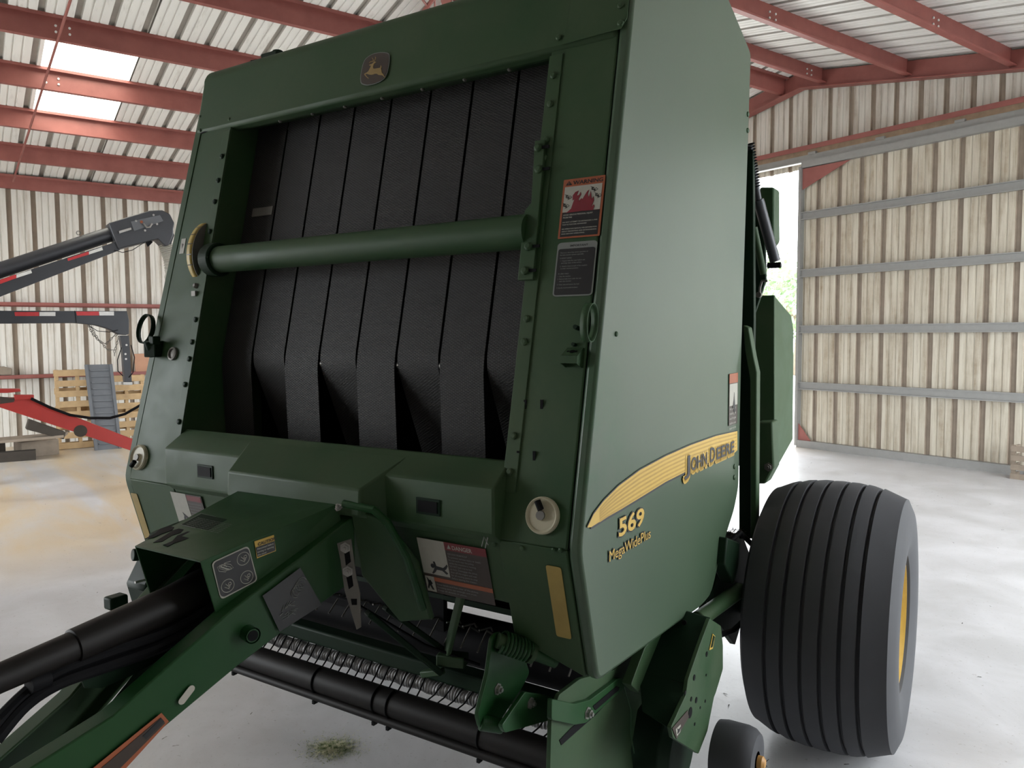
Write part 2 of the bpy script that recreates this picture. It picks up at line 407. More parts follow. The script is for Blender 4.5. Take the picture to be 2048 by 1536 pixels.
# bolt heads on the purlin laps near the gable
mb = MB()
for x in (-6.15, -5.0, -3.84):
    y_ = {-6.15: GX(1613, 140, -6.15).y, -5.0: GX(1538, 25, -5.0).y, -3.84: 7.9}[x]
    for dy in (0, .05):
        for dz in (.07, .13): mb.lathe([(.012, 0), (.012, .01), (.0, .012)], (x+.004, y_+dy*2, zr(x)+.03+dz), (1, 0, 0), 8)
for x in (-8.97, -10.06, -7.8):
    for dy in (0, .06):
        for dz in (.07, .13): mb.lathe([(.012, 0), (.012, .01), (.0, .012)], (x+.004, (4.1 if x == -7.8 else .95)+dy*2, zr(x)+.03+dz), (1, 0, 0), 8)
tag(struct(mb.build('trim_bolts', 'tape_white', smooth=False)), 'bright bolt heads where purlins lap')
# gable rafter and an intermediate frame
def rafter(y, name, lab, dz=0.):
    mb = MB()
    for x0, x1 in ((XL_+.1, RX), (RX, XR-.1)):
        z0, z1 = zr(x0)-dz, zr(x1)-dz
        mb.prism([(x0, y-.006, z0), (x1, y-.006, z1), (x1, y-.006, zr(x1)+.22), (x0, y-.006, zr(x0)+.22)], (0, .012, 0))
        mb.prism([(x0, y-.075, z0), (x1, y-.075, z1), (x1, y-.075, z1-.012), (x0, y-.075, z0-.012)], (0, .15, 0))
    o = mb.build(name, 'red_steel', smooth=False); return tag(o, lab, 'rafter')
rafter(9.68, 'gable_rafter', 'red steel rafter sloping along the top of the rear gable wall')
o = rafter(4.4, 'frame_rafter', 'red steel frame rafter crossing the roof behind the machine', .12)
mb = MB(); mb.box((XL_+.2, 4.4, 1.82), (.2, .012, 3.64)); mb.box((XL_+.1, 4.4, 1.82), (.012, .14, 3.64)); mb.box((XL_+.3, 4.4, 1.82), (.012, .14, 3.64))
tag(mb.build('frame_column', 'red_steel', smooth=False), 'red steel frame column against left wall behind the machine', 'column')
# girts on left wall
for k, z in enumerate((1.055, 2.11)):
    mb = MB(); mb.sheetx([(XL_+.19, YF, z-.045), (XL_+.19, YF, z), (XL_+.02, YF, z), (XL_+.02, YF, z-.06)], (0, GAB-YF-.1, 0))
    o = mb.build('wall_girt', 'red_steel', smooth=False, solid=.004)
    tag(o, ['red horizontal girt on left wall, level with the tops of the pallets', 'red horizontal girt on left wall, above the black gooseneck beam'][k], 'girt', 'red girts on the left wall')
# sag rod under left slope, diagonal rods near the top of the picture
mb = MB(); y = .82
mb.tube([(-13.0, y-.05, zr(-13.0)+.02), (-6.7, y+.25, zr(-6.7)+.02)], .013, 6)
tag(mb.build('sag_rod', 'red_steel'), 'thin red sag rod running up the left roof slope beside the roof light', 'rod')
for k, pp in enumerate((((820, 60), (872, -10)), ((838, -10), (880, 45)), ((870, 40), (869, -60)), ((915, 20), (920, -60)))):
    mb = MB(); q = [onG(u, v, (-.185, 0, 1), 4.98+.185*6.46-.02) for u, v in pp]; mb.tube(q, .012 if k else .022, 6)
    o = mb.build('brace_rod', 'red_steel')
    tag(o, ['thick red brace rod leaning right above the hood', 'thin red brace rod crossing the thicker rod above the hood', 'thin vertical red rod above the hood, beside the stub', 'rightmost short vertical red rod above the hood'][k], 'rod', 'red bracing rods above the hood')
mb = MB(); q = [onG(u, v, (-.185, 0, 1), 4.98+.185*6.46-.02) for u, v in ((885, -30), (900, 30))]; mb.bar(q[0], q[1], .1, .05)
tag(mb.build('brace_angle', 'red_steel'), 'stubby red angle brace above the green hood', 'brace')

# header over the doorway: red girt, timber-coloured track cover, galvanised rail
mb = MB(); mb.box((-6.5, 9.70, 4.155), (7.9, .16, .03)); mb.box((-6.5, 9.62, 4.13), (7.9, .012, .05))
tag(mb.build('door_header', 'red_steel', smooth=False), 'rusty red header girt above the doorway', 'girt')
plain('rusty', (.42, .30, .20, 1), .7, 0, .3, 12)
mb = MB(); mb.box((-6.1, 9.70, 4.055), (8.8, .10, .14))
o = tag(mb.build('door_header_trim', 'rusty', smooth=False), 'stained cream flashing strip under the red header', 'trim')
mb = MB(); mb.box((-6.1, 9.58, 3.975), (8.8, .06, .085)); mb.box((-6.1, 9.55, 3.925), (8.8, .09, .012))
for k in range(9): mb.box((-10+k*.95, 9.565, 4.03), (.11, .05, .035))
tag(mb.build('door_track', 'galvanised', smooth=False), 'grey galvanised sliding door track with hanger brackets', 'door track')
# sliding door
DX0, DX1, DYD = -6.32, -2.3, 9.52
door = thing('door_1', 'weathered ribbed metal sliding door with four grey rails, pushed right', 'door', (-4.3, DYD, 0)); door['kind'] = 'structure'; del door['category']
mb = ribbed(V3((DX0, DYD+.05, 0)), V3((1, 0, 0)), V3((0, 1, 0)), DX1-DX0, .02, 3.87, phase=.12)
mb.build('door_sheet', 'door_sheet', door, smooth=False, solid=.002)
for z in (3.19, 2.41, 1.64, .86):
    mb = MB(); mb.sheetx([(DX0, DYD-.005, z+.045), (DX0, DYD-.005+.0, z+.05), (DX0, DYD+.01, z+.06), (DX0, DYD+.01, z-.06), (DX0, DYD-.01, z-.06), (DX0, DYD-.01, z-.05)], (DX1-DX0, 0, 0))
    mb2 = MB(); mb2.box(((DX0+DX1)/2, DYD+.015, z), (DX1-DX0, .03, .085)); mb2.box(((DX0+DX1)/2, DYD-.012, z+.048), (DX1-DX0, .05, .012)); mb2.box(((DX0+DX1)/2, DYD-.012, z-.048), (DX1-DX0, .05, .012))
    mb2.build('door_rail', 'galvanised', door, smooth=False)
mb = MB(); mb.box((DX0-.01, DYD, 1.94), (.04, .09, 3.84)); mb.box(((DX0+DX1)/2, DYD+.01, 3.885), (DX1-DX0, .08, .09)); mb.box(((DX0+DX1)/2, DYD, .05), (DX1-DX0, .08, .10))
mb.build('door_frame', 'galvanised', door, smooth=False)
mb = MB(); mb.prism([(DX0+.01, DYD-.01, 3.83), (DX0+.70, DYD-.01, 3.83), (DX0+.01, DYD-.01, 3.55)], (0, .012, 0)); mb.build('gusset', 'red_steel', door, smooth=False)
mb = MB(); mb.prism([(DX0+.01, DYD-.01, .10), (DX0+.20, DYD-.01, .10), (DX0+.01, DYD-.01, .33)], (0, .012, 0)); mb.build('gusset', 'red_steel', door, smooth=False)
# ------------------------------------------------------------------ the round baler (its own axes: x right, y rearwards)
K = .83; XR_ = -K; XL2 = -2.72; WR = -1.065; WL = -2.42; YK, ZK = 1.601, 1.081
GA = YG-YB
cg, sg = math.cos(GA), math.sin(GA)
def toW(p): return Vector((p[0]*cg-p[1]*sg, p[0]*sg+p[1]*cg, p[2]))
baler = thing('round_baler', 'large green round baler with black belts, yellow side stripe and wide ribbed tyre', 'baler', toW(BASE), GA, origin=BASE)
def fy(z): return YK+.222*(z-ZK) if z >= ZK else YK+.275*(ZK-z)      # front plane of the frame
UPN = Vector((0, 1, -.222)); UPC = YK-.222*ZK
LON = Vector((0, 1, .275)); LOC_ = YK+.275*ZK
def FU(u, v): return onB(u, v, UPN, UPC)
def FL_(u, v): return onB(u, v, LON, LOC_)
UF = (1, 0, 0); VU = Vector((0, -.222, -1)).normalized(); VL = Vector((0, .275, -1)).normalized()
def XLz(z): return -2.715+.067*max(0, z-1.1)
def yz(x, pts): return [(x, a, b) for a, b in pts]
def rounded(pts, r, n=5):
    out = []; N = len(pts)
    for i in range(N):
        p, a, b = Vector(pts[i]), Vector(pts[i-1]), Vector(pts[(i+1) % N])
        rr = min(r, (a-p).length*.45, (b-p).length*.45)
        s, e = p+(a-p).normalized()*rr, p+(b-p).normalized()*rr
        for k in range(n+1):
            t_ = k/n; out.append(tuple(s*(1-t_)**2+p*2*t_*(1-t_)+e*t_*t_))
    return out
def bolt(mb, p, n, r=.008, h=.007, seg=10):
    mb.lathe([(r*1.0, 0), (r*.95, h*.6), (r*.55, h), (0, h)], p, n, seg)
def hexbolt(mb, p, n, r=.009, h=.008):
    mb.lathe([(r*1.5, 0), (r*1.5, .002), (r, .002), (r, h), (r*.5, h), (r*.5, h+.006), (0, h+.006)], p, n, 6)
NF = Vector((0, -1, .222)).normalized(); NL = Vector((0, -1, -.275)).normalized()

# side sheets
sp = [(1.93, 2.58), (2.02, 2.68), (2.60, 2.80), (3.012, 2.659), (2.935, 1.534), (2.918, 1.007), (2.862, .929), (2.72, .822), (2.60, .685), (2.50, .675), (1.76, .722), (1.70, .725), (1.601, 1.081)]
spr = rounded([(a, b, 0) for a, b in sp], .03, 3); spr = [(a, b) for a, b, _ in spr]
mb = MB(); mb.prism(yz(XR_, spr), (-.034, 0, 0)); side = mb.build('side_panel', 'green_side', baler, bevel=.010)
mb = MB()
for a, b in ((2.85, 1.10), (2.85, 1.06), (2.97, 2.42), (2.97, 2.36)): bolt(mb, (XR_, a, b), (1, 0, 0), .010, .006)
bolt(mb, BX(1232, 668, XR_), (1, 0, 0), .007, .005)
mb.build('bolt', 'green', side)
mb = MB(); mb.prism([(XLz(b), a, min(b, 2.585+.02*(a-1.9))) for a, b in spr], (.034, 0, 0)); mb.build('side_panel', 'green', baler, bevel=.010)

# front columns: face sheet, lower skirt, inner reveal
def column(x0, x1, xin, nm):
    zt = 2.42
    outer = [(x0, fy(.74), .74), (x1, fy(.74), .74), (x1, YK, ZK), (x0, YK, ZK)]
    mb = MB(); d = (0, .022, 0)
    dx = 0 if x1 > -2 else XLz(zt)-XL2-.005
    mb.prism([(x0, YK, ZK), (x1, YK, ZK), (x1+dx, fy(zt), zt), (x0, fy(zt), zt)], d)
    mb.prism([(x0, fy(.73), .73), (x1, fy(.80), .80), (x1, YK, ZK), (x0, YK, ZK)] if x0 > x1 else [(x0, fy(.80), .80), (x1, fy(.73), .73), (x1, YK, ZK), (x0, YK, ZK)], d)
    s = 1 if xin > (x0+x1)/2 else -1
    mb.prism([(xin, fy(.85)+.01, .85), (xin, YK+.01, ZK), (xin, fy(zt)+.01, zt), (xin, fy(zt)+.30, zt), (xin, YK+.40, ZK), (xin, fy(.85)+.4, .85)], (-s*.012, 0, 0))
    return mb.build(nm, 'green', baler, bevel=.004)
colR = column(XR_-.036, WR, WR, 'front_column'); colL = column(WL, XL2+.036, WL, 'front_column')
# dark seam strips where the columns meet the side sheets
mb = MB(); mb.prism([(XR_-.030, YK+.006, ZK), (XR_-.040, YK+.006, ZK), (XR_-.040, fy(2.4)+.006, 2.4), (XR_-.030, fy(2.4)+.006, 2.4)], (0, .012, 0)); mb.build('seam', 'black', baler, smooth=False)
# riveted flange strips beside the window
def flange(xa, xb, nm):
    mb = MB(); z0, z1 = 1.20, 2.36
    a = [(xa, fy(z0)-.004, z0), (xb, fy(z0)-.004, z0), (xb, fy(z1)-.004, z1), (xa, fy(z1)-.004, z1)]
    mb.prism(a, (0, .004, 0)); return mb.build(nm, 'green', baler, bevel=.0015)
fR = flange(WR-.002, WR+.040, 'column_flange'); fL = flange(WL+.002, WL-.036, 'column_flange')
for f_, xx, zs in ((fR, WR+.018, [2.30, 2.22, 2.12, 2.07, 1.64, 1.58, 1.34, 1.25]), (fL, WL-.018, [2.26, 2.17, 2.09, 1.98, 1.66, 1.58, 1.52, 1.43, 1.30])):
    for z in zs:
        mb = MB(); bolt(mb, (xx, fy(z)-.004, z), NF, .010, .007); mb.build('rivet', 'green_dark' if f_ is fL else 'green', f_)
# bar mounting plate on the right flange, four carriage bolts
mb = MB(); q = [FU(u, v) for u, v in ((1075, 286), (1096, 284), (1072, 562), (1041, 563), (1055, 425), (1068, 410))]
mb.prism([p+NF*.004 for p in q], NF*.012); pl = mb.build('bar_plate', 'green', baler, bevel=.002)
for u, v in ((1083, 301), (1084, 344), (1064, 497), (1057, 545)):
    mb = MB(); p = FU(u, v)+NF*.016; bolt(mb, p, NF, .012, .010)
    o = mb.build('bolt', 'green', pl); mb = MB(); mb.box(p+Vector((.022, 0, 0)), (.022, .004, .008)); mb.build('slot', 'black', pl, smooth=False)
mb = MB()
for u, v in ((1051, 809), (1084, 809), (1037, 911), (1069, 912)):
    p = FU(u, v)+NF*.001; mb.box(p, (.008, .003, .024))
mb.build('slot', 'black', baler, smooth=False)
# cross tube over the window
mb = MB(); cz = 1.875; mb.tube([(WL+.01, fy(cz)+.01, cz), (WR-.01, fy(cz)+.01, cz)], .047, 28)
mb.build('cross_tube', 'green', baler)
mb = MB(); mb.tube([(WL-.004, fy(cz)+.01, cz), (WL+.05, fy(cz)+.01, cz)], .060, 28); mb.build('tube_collar', 'green_dark', baler, bevel=.006)

# hood across the top
hz0, hz1 = 2.372, 2.62
prof = [(fy(hz0)-.008, hz0), (fy(hz0)+.03, hz0-.012), (fy(hz0)+.05, hz0), (2.25, hz0+.08), (2.6, 2.55), (2.6, 2.78), (2.1, 2.665)]
n = 7; c0 = Vector((fy(2.54)+.055, 2.565))
for k in range(n+1):
    th = math.radians(95+85*k/n); prof.append((c0.x+.06*math.cos(th), c0.y+.06*math.sin(th)))
mb = MB(); mb.prism(yz(-2.622, prof), (XR_-.038+2.622, 0, 0)); hood = mb.build('hood', 'green', baler, bevel=.012)
mb = MB()     # lap plate at the right end of the hood, seam at the left end
q = [FU(u, v) for u, v in ((1127, 94), (1245, 62), (1258, 40), (1268, -90), (1160, -60))]
mb.prism([p+NF*.009 for p in q], NF*.003); lp = mb.build('lap_plate', 'green', hood, bevel=.0015, smooth=False)
for u, v in ((1122, 80), (1245, 17), (1245, 52)):
    mb = MB(); bolt(mb, FU(u, v)+NF*.012, NF, .009, .006); mb.build('bolt', 'green', lp)
for u, v in ((404, 262), (462, 240), (404, 235), (546, 248), (611, 233), (676, 218), (751, 201), (832, 182), (917, 162), (1007, 142)):
    mb = MB(); p = FU(u, v)+NF*.006
    if u > 500: p = FU(u, v-2); p = Vector((p.x, fy(hz0)+.028, hz0-.008)); mb.lathe([(.007, 0), (.006, .006), (0, .008)], p, (0, -.3, -1), 10)
    else: bolt(mb, p, NF, .007, .005)
    mb.build('bolt', 'dull_steel' if u > 500 else 'green', hood)
q = FU(412, 266); mb = MB(); mb.bar(FU(402, 268)+NF*.003, FU(462, 244)+NF*.003, .003, .004); mb.build('seam', 'black', hood, smooth=False)
# lamp bracket and rubber catch on the hood top, left end
mb = MB(); p = BY(528, 126, 2.02); mb.box(p, (.10, .05, .018), Matrix.Rotation(.1, 3, 'Y')); mb.build('catch', 'black', hood, bevel=.004)
mb = MB(); p = BY(556, 118, 2.02); mb.box(p+Vector((0, 0, -.002)), (.085, .09, .030)); mb.lathe([(.02, 0), (.02, .02)], p+Vector((0, 0, .01)), (0, 0, 1), 12, True); mb.build('bracket', 'green_dark', hood, bevel=.004)

# belts: eight bands, bent over a roller; every other one runs back below the bend
def beltY(z): return 1.815+(z-1.51)*.225
for i in range(8):
    x = WL+.003+.168*i; wdt = .1585
    back = (i % 2 == 1)
    yk, zk = 1.815, 1.513
    if back: low = [(yk+.014, zk-.018), (yk+.19, 1.05)]
    else: low = [(yk+.010, zk-.03), (yk+.015, 1.05)]
    pts = [(beltY(2.46), 2.46), (yk+.004, zk+.012), (yk, zk)]+low
    sag = 0
    if not back: pts = [(beltY(2.46), 2.46), (yk-.002, zk-.004), (yk+.012, 1.05)]
    else: pts = [(beltY(2.46), 2.46), (yk-.002, zk-.004), (yk+.19, 1.05)]
    q = [Vector((0, a, b)) for a, b in pts]; k1 = q[1]; s1 = k1+(q[0]-k1).normalized()*.045; s2 = k1+(q[2]-k1).normalized()*.045
    bow = [q[0]]+[q[0].lerp(s1, k/4) for k in range(1, 4)]+[s1*(1-k/8)**2+k1*2*(k/8)*(1-k/8)+s2*(k/8)**2 for k in range(9)]+[q[2]]
    mb = MB(); mb.prism([(x, p.y, p.z) for p in bow]+[(x, p.y+.003, p.z) for p in reversed(bow)], (wdt, 0, 0))
    mb.build('belt', 'belt', baler, ang=50)
mb = MB()
for i in (3, 5, 6): mb.tube([(WL+.168*i-.004, 1.83, 1.507), (WL+.168*i+.006, 1.83, 1.507)], .010, 12)
mb.build('roller_glint', 'steel', baler); mb = MB(); mb.tube([(WL+.01, 1.865, 1.50), (WR-.01, 1.865, 1.50)], .033, 20); mb.build('roller', 'black', baler)
# belt lacing seen as a pale bar on the leftmost belt
p = [BX(520, 367, -2.40), BX(568, 359, -2.30), BX(567, 373, -2.30), BX(519, 381, -2.40)]
mb = MB(); yy = beltY(2.06)
z_ = 2.075; mb.prism([(-2.375, beltY(z_)-.004, z_), (-2.265, beltY(z_)-.004, z_), (-2.265, beltY(z_-.032)-.004, z_-.032), (-2.375, beltY(z_-.032)-.004, z_-.032)], (0, .003, 0)); mb.build('belt_lacing', 'dull_steel', baler, smooth=False)
# black sheets added to block light behind the belts; body shell and underside
mb = MB()
mb.box(((WL+WR)/2, 2.20, 1.72), (WR-WL+.02, .02, 1.80)); mb.box(((WL+WR)/2, 1.98, 1.02), (WR-WL, .44, .02)); mb.box((WL+.001, 2.09, 1.62), (.004, .20, 1.25)); mb.box((-1.94, 1.92, .80), (.92, .02, .30))
mb.build('chamber_blackout', 'black', baler, smooth=False)
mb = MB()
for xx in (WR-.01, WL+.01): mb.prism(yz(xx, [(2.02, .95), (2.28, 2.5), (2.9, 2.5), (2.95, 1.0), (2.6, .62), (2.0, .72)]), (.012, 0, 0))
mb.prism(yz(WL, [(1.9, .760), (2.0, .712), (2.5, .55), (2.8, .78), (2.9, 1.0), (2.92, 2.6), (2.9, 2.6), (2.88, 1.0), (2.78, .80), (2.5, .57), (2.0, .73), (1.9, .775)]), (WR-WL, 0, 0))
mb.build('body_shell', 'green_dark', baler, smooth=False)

# lower bumper: ledge, middle bulge and hand slots
lw = [(1.66, 1.275), (1.575, 1.220), (1.572, 1.214), (1.572, 1.095), (1.60, 1.070), (1.68, 1.070), (1.70, 1.26)]
mb = MB(); mb.prism(yz(WL, lw), (WR-WL+.008, 0, 0)); led = mb.build('bumper', 'green', baler, bevel=.006)
mb = MB(); cx = -1.72
xt, xb = .245, .335
vs = [(cx-xb, 1.640, 1.262), (cx+xb, 1.640, 1.262), (cx+xt+.03, 1.505, 1.186), (cx-xt-.03, 1.505, 1.186), (cx-xt-.03, 1.500, 1.110), (cx+xt+.03, 1.500, 1.110), (cx+xb-.01, 1.60, 1.085), (cx-xb+.01, 1.60, 1.085)]
mb.add(vs, [(0, 1, 2, 3), (3, 2, 5, 4), (4, 5, 6, 7), (1, 6, 5, 2), (0, 3, 4, 7), (0, 7, 6, 1)])
mb.build('bumper_bulge', 'green', led, bevel=.006)
for u, v in ((857, 1013), (411, 943)):
    p = BY(u, v, 1.572); mb = MB(); mb.prism([(p.x-.040, 1.5715, p.z-.022), (p.x+.040, 1.5715, p.z-.022), (p.x+.040, 1.5715, p.z+.022), (p.x-.040, 1.5715, p.z+.022)], (0, -.003, 0)); s_ = mb.build('hand_slot', 'green_dark', led, bevel=.001)
    mb = MB(); mb.box((p.x, 1.569, p.z), (.064, .006, .030)); mb.build('slot_recess', 'black', s_, smooth=False)
# danger plate under the bumper
mb = MB(); mb.prism([(WL, fy(.93), .93), (WR+.01, fy(.90), .90), (WR+.01, YK+.002, ZK), (WL, YK+.002, ZK)], (0, .014, 0)); dp = mb.build('lower_plate', 'green', baler, bevel=.003)
mb = MB(); bolt(mb, FL_(815, 1163)+NL*.002, NL, .010, .012); mb.build('bolt', 'green', dp)
mb = MB(); mb.tube([FU(985, 1045)+NF*.02, FL_(984, 1068)+NL*.02, FL_(975, 1092)+NL*.01], .0018, 6); mb.tube([FL_(972, 1085)+NL*.02, FL_(981, 1062)+NL*.03, FL_(985, 1082)+NL*.02], .0016, 6); mb.build('latch_pin', 'steel', baler)
for u, v in ((990, 1046), (989, 1088), (1045, 1096), (1108, 1100), (1122, 1100)):
    mb = MB(); bolt(mb, FL_(u, v), NL, .007, .005); mb.build('bolt', 'green', colR)

# round cream knobs on both columns
for u, v, hs, m_ in ((1087, 1031, 1, 'cream'), (281, 915, -1, 'cream')):
    p = FU(u, v); r = .046
    mb = MB(); mb.lathe([(r, -.004), (r, .010), (r*.93, .014), (r*.86, .012), (r*.80, .008), (r*.3, .008), (r*.28, .013), (.0, .013)], p, NF, 40)
    kn = mb.build('knob', m_, baler)
    mb = MB(); mb.lathe([(.012, .012), (.012, .018), (0, .018)], p, NF, 12); mb.build('hub', 'dull_steel', kn)
    fr = frame(p, UF, VU)
    a0, b0, a1, b1 = (-.010, -.034, .002, -.014) if hs > 0 else (-.016, .034, .0, .016)
    mb = MB(); mb.tube([fr(a0, b0, .020), fr(a1, b1, .020)], .0085, 10); mb.build('lever', 'black', kn)
# ring handles
for side_, pts in ((1, [(1187, 608), (1206, 604), (1209, 622), (1206, 670), (1200, 697), (1186, 695), (1179, 660), (1179, 630)]), (-1, [(318, 632), (300, 628), (288, 640), (286, 670), (290, 686), (300, 694)])):
    N3 = NF
    if side_ > 0:
        c_ = FU(1190, 651); rr = .048; mb = MB(); ring = []
        vs = []; 
        for k in range(20):
            th = 2*PI*k/20; p = c_+NF*(.032+.030*math.cos(th))+VU*(rr*math.sin(th))
            vs += [p+Vector((-.010, 0, 0)), p+Vector((.010, 0, 0))]
        mb.add(vs, [(2*k, 2*k+1, (2*k+3) % 40, (2*k+2) % 40) for k in range(20)])
        mb.build('ring_handle', 'green', baler, solid=.002)
    else:
        c_ = FU(312, 660); mb = MB(); rr = .055; vs = []
        N = 22
        for k in range(N):
            th = 2*PI*k/N; p = c_+NF*(.010)+VU*(rr*math.sin(th))+Vector((-.035+.045*math.cos(th), 0, 0))
            vs += [p, p+NF*.018]
        mb.add(vs, [(2*k, 2*k+1, (2*k+3) % (2*N), (2*k+2) % (2*N)) for k in range(N)])
        mb.build('ring_handle', 'green_dark', baler, solid=.003)
mb = MB(); p = FU(560/1.0 if False else 1157, 657); mb.tube([p, p+NF*.02], .006, 8); p = FU(1150, 690); mb.tube([p, p+NF*.012], .005, 8); mb.build('stud', 'green_dark', baler)
# square socket bracket on the right column, with three holes
fr = frame(FU(1150, 712), UF, VU)
mb = MB()
mb.add([fr(-.022, -.020, .001), fr(.022, -.020, .001), fr(.022, .006, .030), fr(-.022, .006, .030), fr(.022, .024, .030), fr(-.022, .024, .030), fr(.022, .030, .001), fr(-.022, .030, .001)],
       [(0, 1, 2, 3), (3, 2, 4, 5), (1, 6, 4, 2), (0, 3, 5, 7)])
br = mb.build('socket_bracket', 'green', baler, solid=.003, smooth=False)
mb = MB()
for a, r in ((-.012, .0035), (0, .007), (.011, .0035)):
    c_ = fr(a, -.0085, .0168); mb.lathe([(0, .0), (r, .0), (r, .0006), (0, .0006)], c_, fr(0, -.745, .667)-fr(0, 0, 0), 14)
mb.build('hole', 'black', br)
# left side: latch bracket, round reflector, yellow scale wheel
mb = MB(); p = FU(318, 700); mb.box(p+NF*.02, (.05, .05, .06), Matrix.Rotation(.3, 3, 'Z')); mb.box(p+NF*.03+Vector((.02, 0, .03)), (.03, .03, .03)); mb.tube([p+NF*.05+VU*-.02, p+NF*.02+VU*.03], .012, 10); mb.build('latch_bracket', 'green_dark', baler, bevel=.004)
mb = MB(); p = FU(347, 708); mb.lathe([(.024, 0), (.024, .008), (.018, .010), (.016, .004), (0, .006)], p, NF, 24); mb.build('round_reflector', 'dull_steel', baler)
c_ = FU(398, 500); rr = .118; mb = MB(); vs = []; N = 22
for k in range(N):      # wheel seen almost edge on: axis across the machine
    th = math.radians(-98+196*k/(N-1)); p = c_+NF*(-.045+.085*math.cos(th))+VU*(-rr*math.sin(th))
    vs += [p+Vector((-.012, 0, 0)), p+Vector((.016, 0, 0))]
mb.add(vs, [(2*k, 2*k+1, 2*k+3, 2*k+2) for k in range(N-1)])
sw = mb.build('scale_wheel', 'tape_yellow', baler, solid=.003)
mb = MB(); mb.prism([vs[2*k+1]+Vector((.001, 0, 0)) for k in range(N)], (.003, 0, 0)); mb.build('scale_disc', 'dull_steel', sw, smooth=False)
mb = MB()
for k in (4, 7, 9, 11, 13, 15, 17):
    a, b = vs[2*k], vs[2*k+1]; nrm = (a-c_+NF*.045); nrm.x = 0; nrm.normalize()
    mb.bar(a+nrm*.002, b+nrm*.002, .003, .001, nrm)
mb.build('scale_mark', 'brown', sw, smooth=False)
fr = frame(FU(364, 478), UF, VU); flat('faded_decal', fr, [rect(0, 0, .026, .058)], 'decal_white', baler, .001)
mb = MB(); mb.add([fr(.006, .018, .002), fr(.020, .022, .002), fr(.012, .040, .002)], [(0, 1, 2)]); mb.build('decal_mark', 'brown', baler, smooth=False, fixn=False)
mb = MB(); p = FU(392, 588); mb.box(p+NF*.006, (.022, .012, .018)); bolt(mb, FU(393, 572), NF, .010, .012); mb.build('clip', 'dull_steel', baler)
# dark corner reflectors on the lower skirts
fr = frame(FL_(1092, 1129), UF, VL); flat('yellow_reflector', fr, [rect(0, 0, .043, .205, .006)], 'dirty_yellow', baler, .002)
fr = frame(FL_(262, 985), UF, VL); flat('yellow_reflector', fr, [rect(-.0, 0, .04, .19, .006)], 'dirty_yellow', baler, .002)

# ---- decals -------------------------------------------------------------
# fire warning
def scf(f, a_, b_): return lambda a, b, c=0: f(a*a_, b*b_, c)
O = FU(1129, 361); fr = scf(frame(O, UF, VU), 1.224, .882); w_, h_ = .098, .182
sk = lambda pts: pts
d = flat('fire_warning_decal', fr, [rect(0, 0, w_, h_, .002)], 'orange', baler, .0025)
text('warning_text', fr, 'WARNING', .024, .0185, .0165, 'ink', d, .0032, .0004, width=.070)
flat('warning_triangle', fr, [[(.0135, .006), (.0205, .0185), (.0065, .0185)]], 'ink', d, .0035)
text('warning_text', fr, '!', .0122, .0178, .011, 'orange', d, .0045, .0002)
flat('picture_field', fr, [rect(.005, .024, w_-.010, .078)], 'decal_white', d, .0032)
def pxab(L_, ox, oy, k_, O_, a_=1., b_=1., lift_=.0042):
    out = []
    for u, v in L_:
        p = onB(ox+u/k_, oy+v/k_, UPN, UPC-lift_)-O_; out.append((p.dot(Vector(UF))/a_, p.dot(VU)/b_))
    return out
fl = pxab([(185, 490), (240, 440), (262, 375), (280, 330), (258, 345), (260, 290), (290, 250), (325, 235), (305, 290), (330, 285), (350, 250), (355, 275), (325, 330), (330, 350), (360, 320), (370, 330), (400, 280), (425, 240), (445, 225), (430, 270), (440, 315), (465, 240), (470, 290), (475, 330), (495, 300), (500, 345), (480, 395), (465, 420), (500, 390), (505, 410), (490, 455), (370, 465), (250, 480)], 1100, 340, 5.686, O, 1.224, .882)
flat('flame_symbol', fr, [fl], 'crimson', d, .0042)
mb = MB(); 
for cx_, cy_ in ((.016, .052), (.076, .036), (.012, .078), (.086, .056)):
    for k in range(4):
        pts = [fr(cx_+.004*math.cos(a*.7+k)+.002*k-.004+.003*math.sin(a*2), cy_+.006*math.sin(a*.9+k*2)+.002*k, .0044) for a in range(7)]; mb.tube(pts, .0005, 4)
mb.build('smoke_symbol', 'ink', d)
flat('text_field', fr, [rect(.005, .103, w_-.010, .074)], 'decal_black', d, .0032)
y = .113
for s_, sz, gap in (('AVOID SERIOUS PERSONAL INJURY', .0058, .008), ('FROM FIRE', .0058, .014), ('DO NOT ATTEMPT TO EXTINGUISH A FIRE', .0048, .0075), ('THAT IS TOO FAR ADVANCED', .0048, .013), ("SEE OPERATOR'S MANUAL FOR INFORMATION", .0046, .0075), ('ABOUT PREVENTING AND EXTINGUISHING', .0046, .0075), ('FIRES BEFORE OPERATING.', .0046, .008)):
    text('warning_text', fr, s_, .008, y, sz, 'decal_white', d, .0042, .00012, width=.082*min(1, len(s_)/34)); y += gap
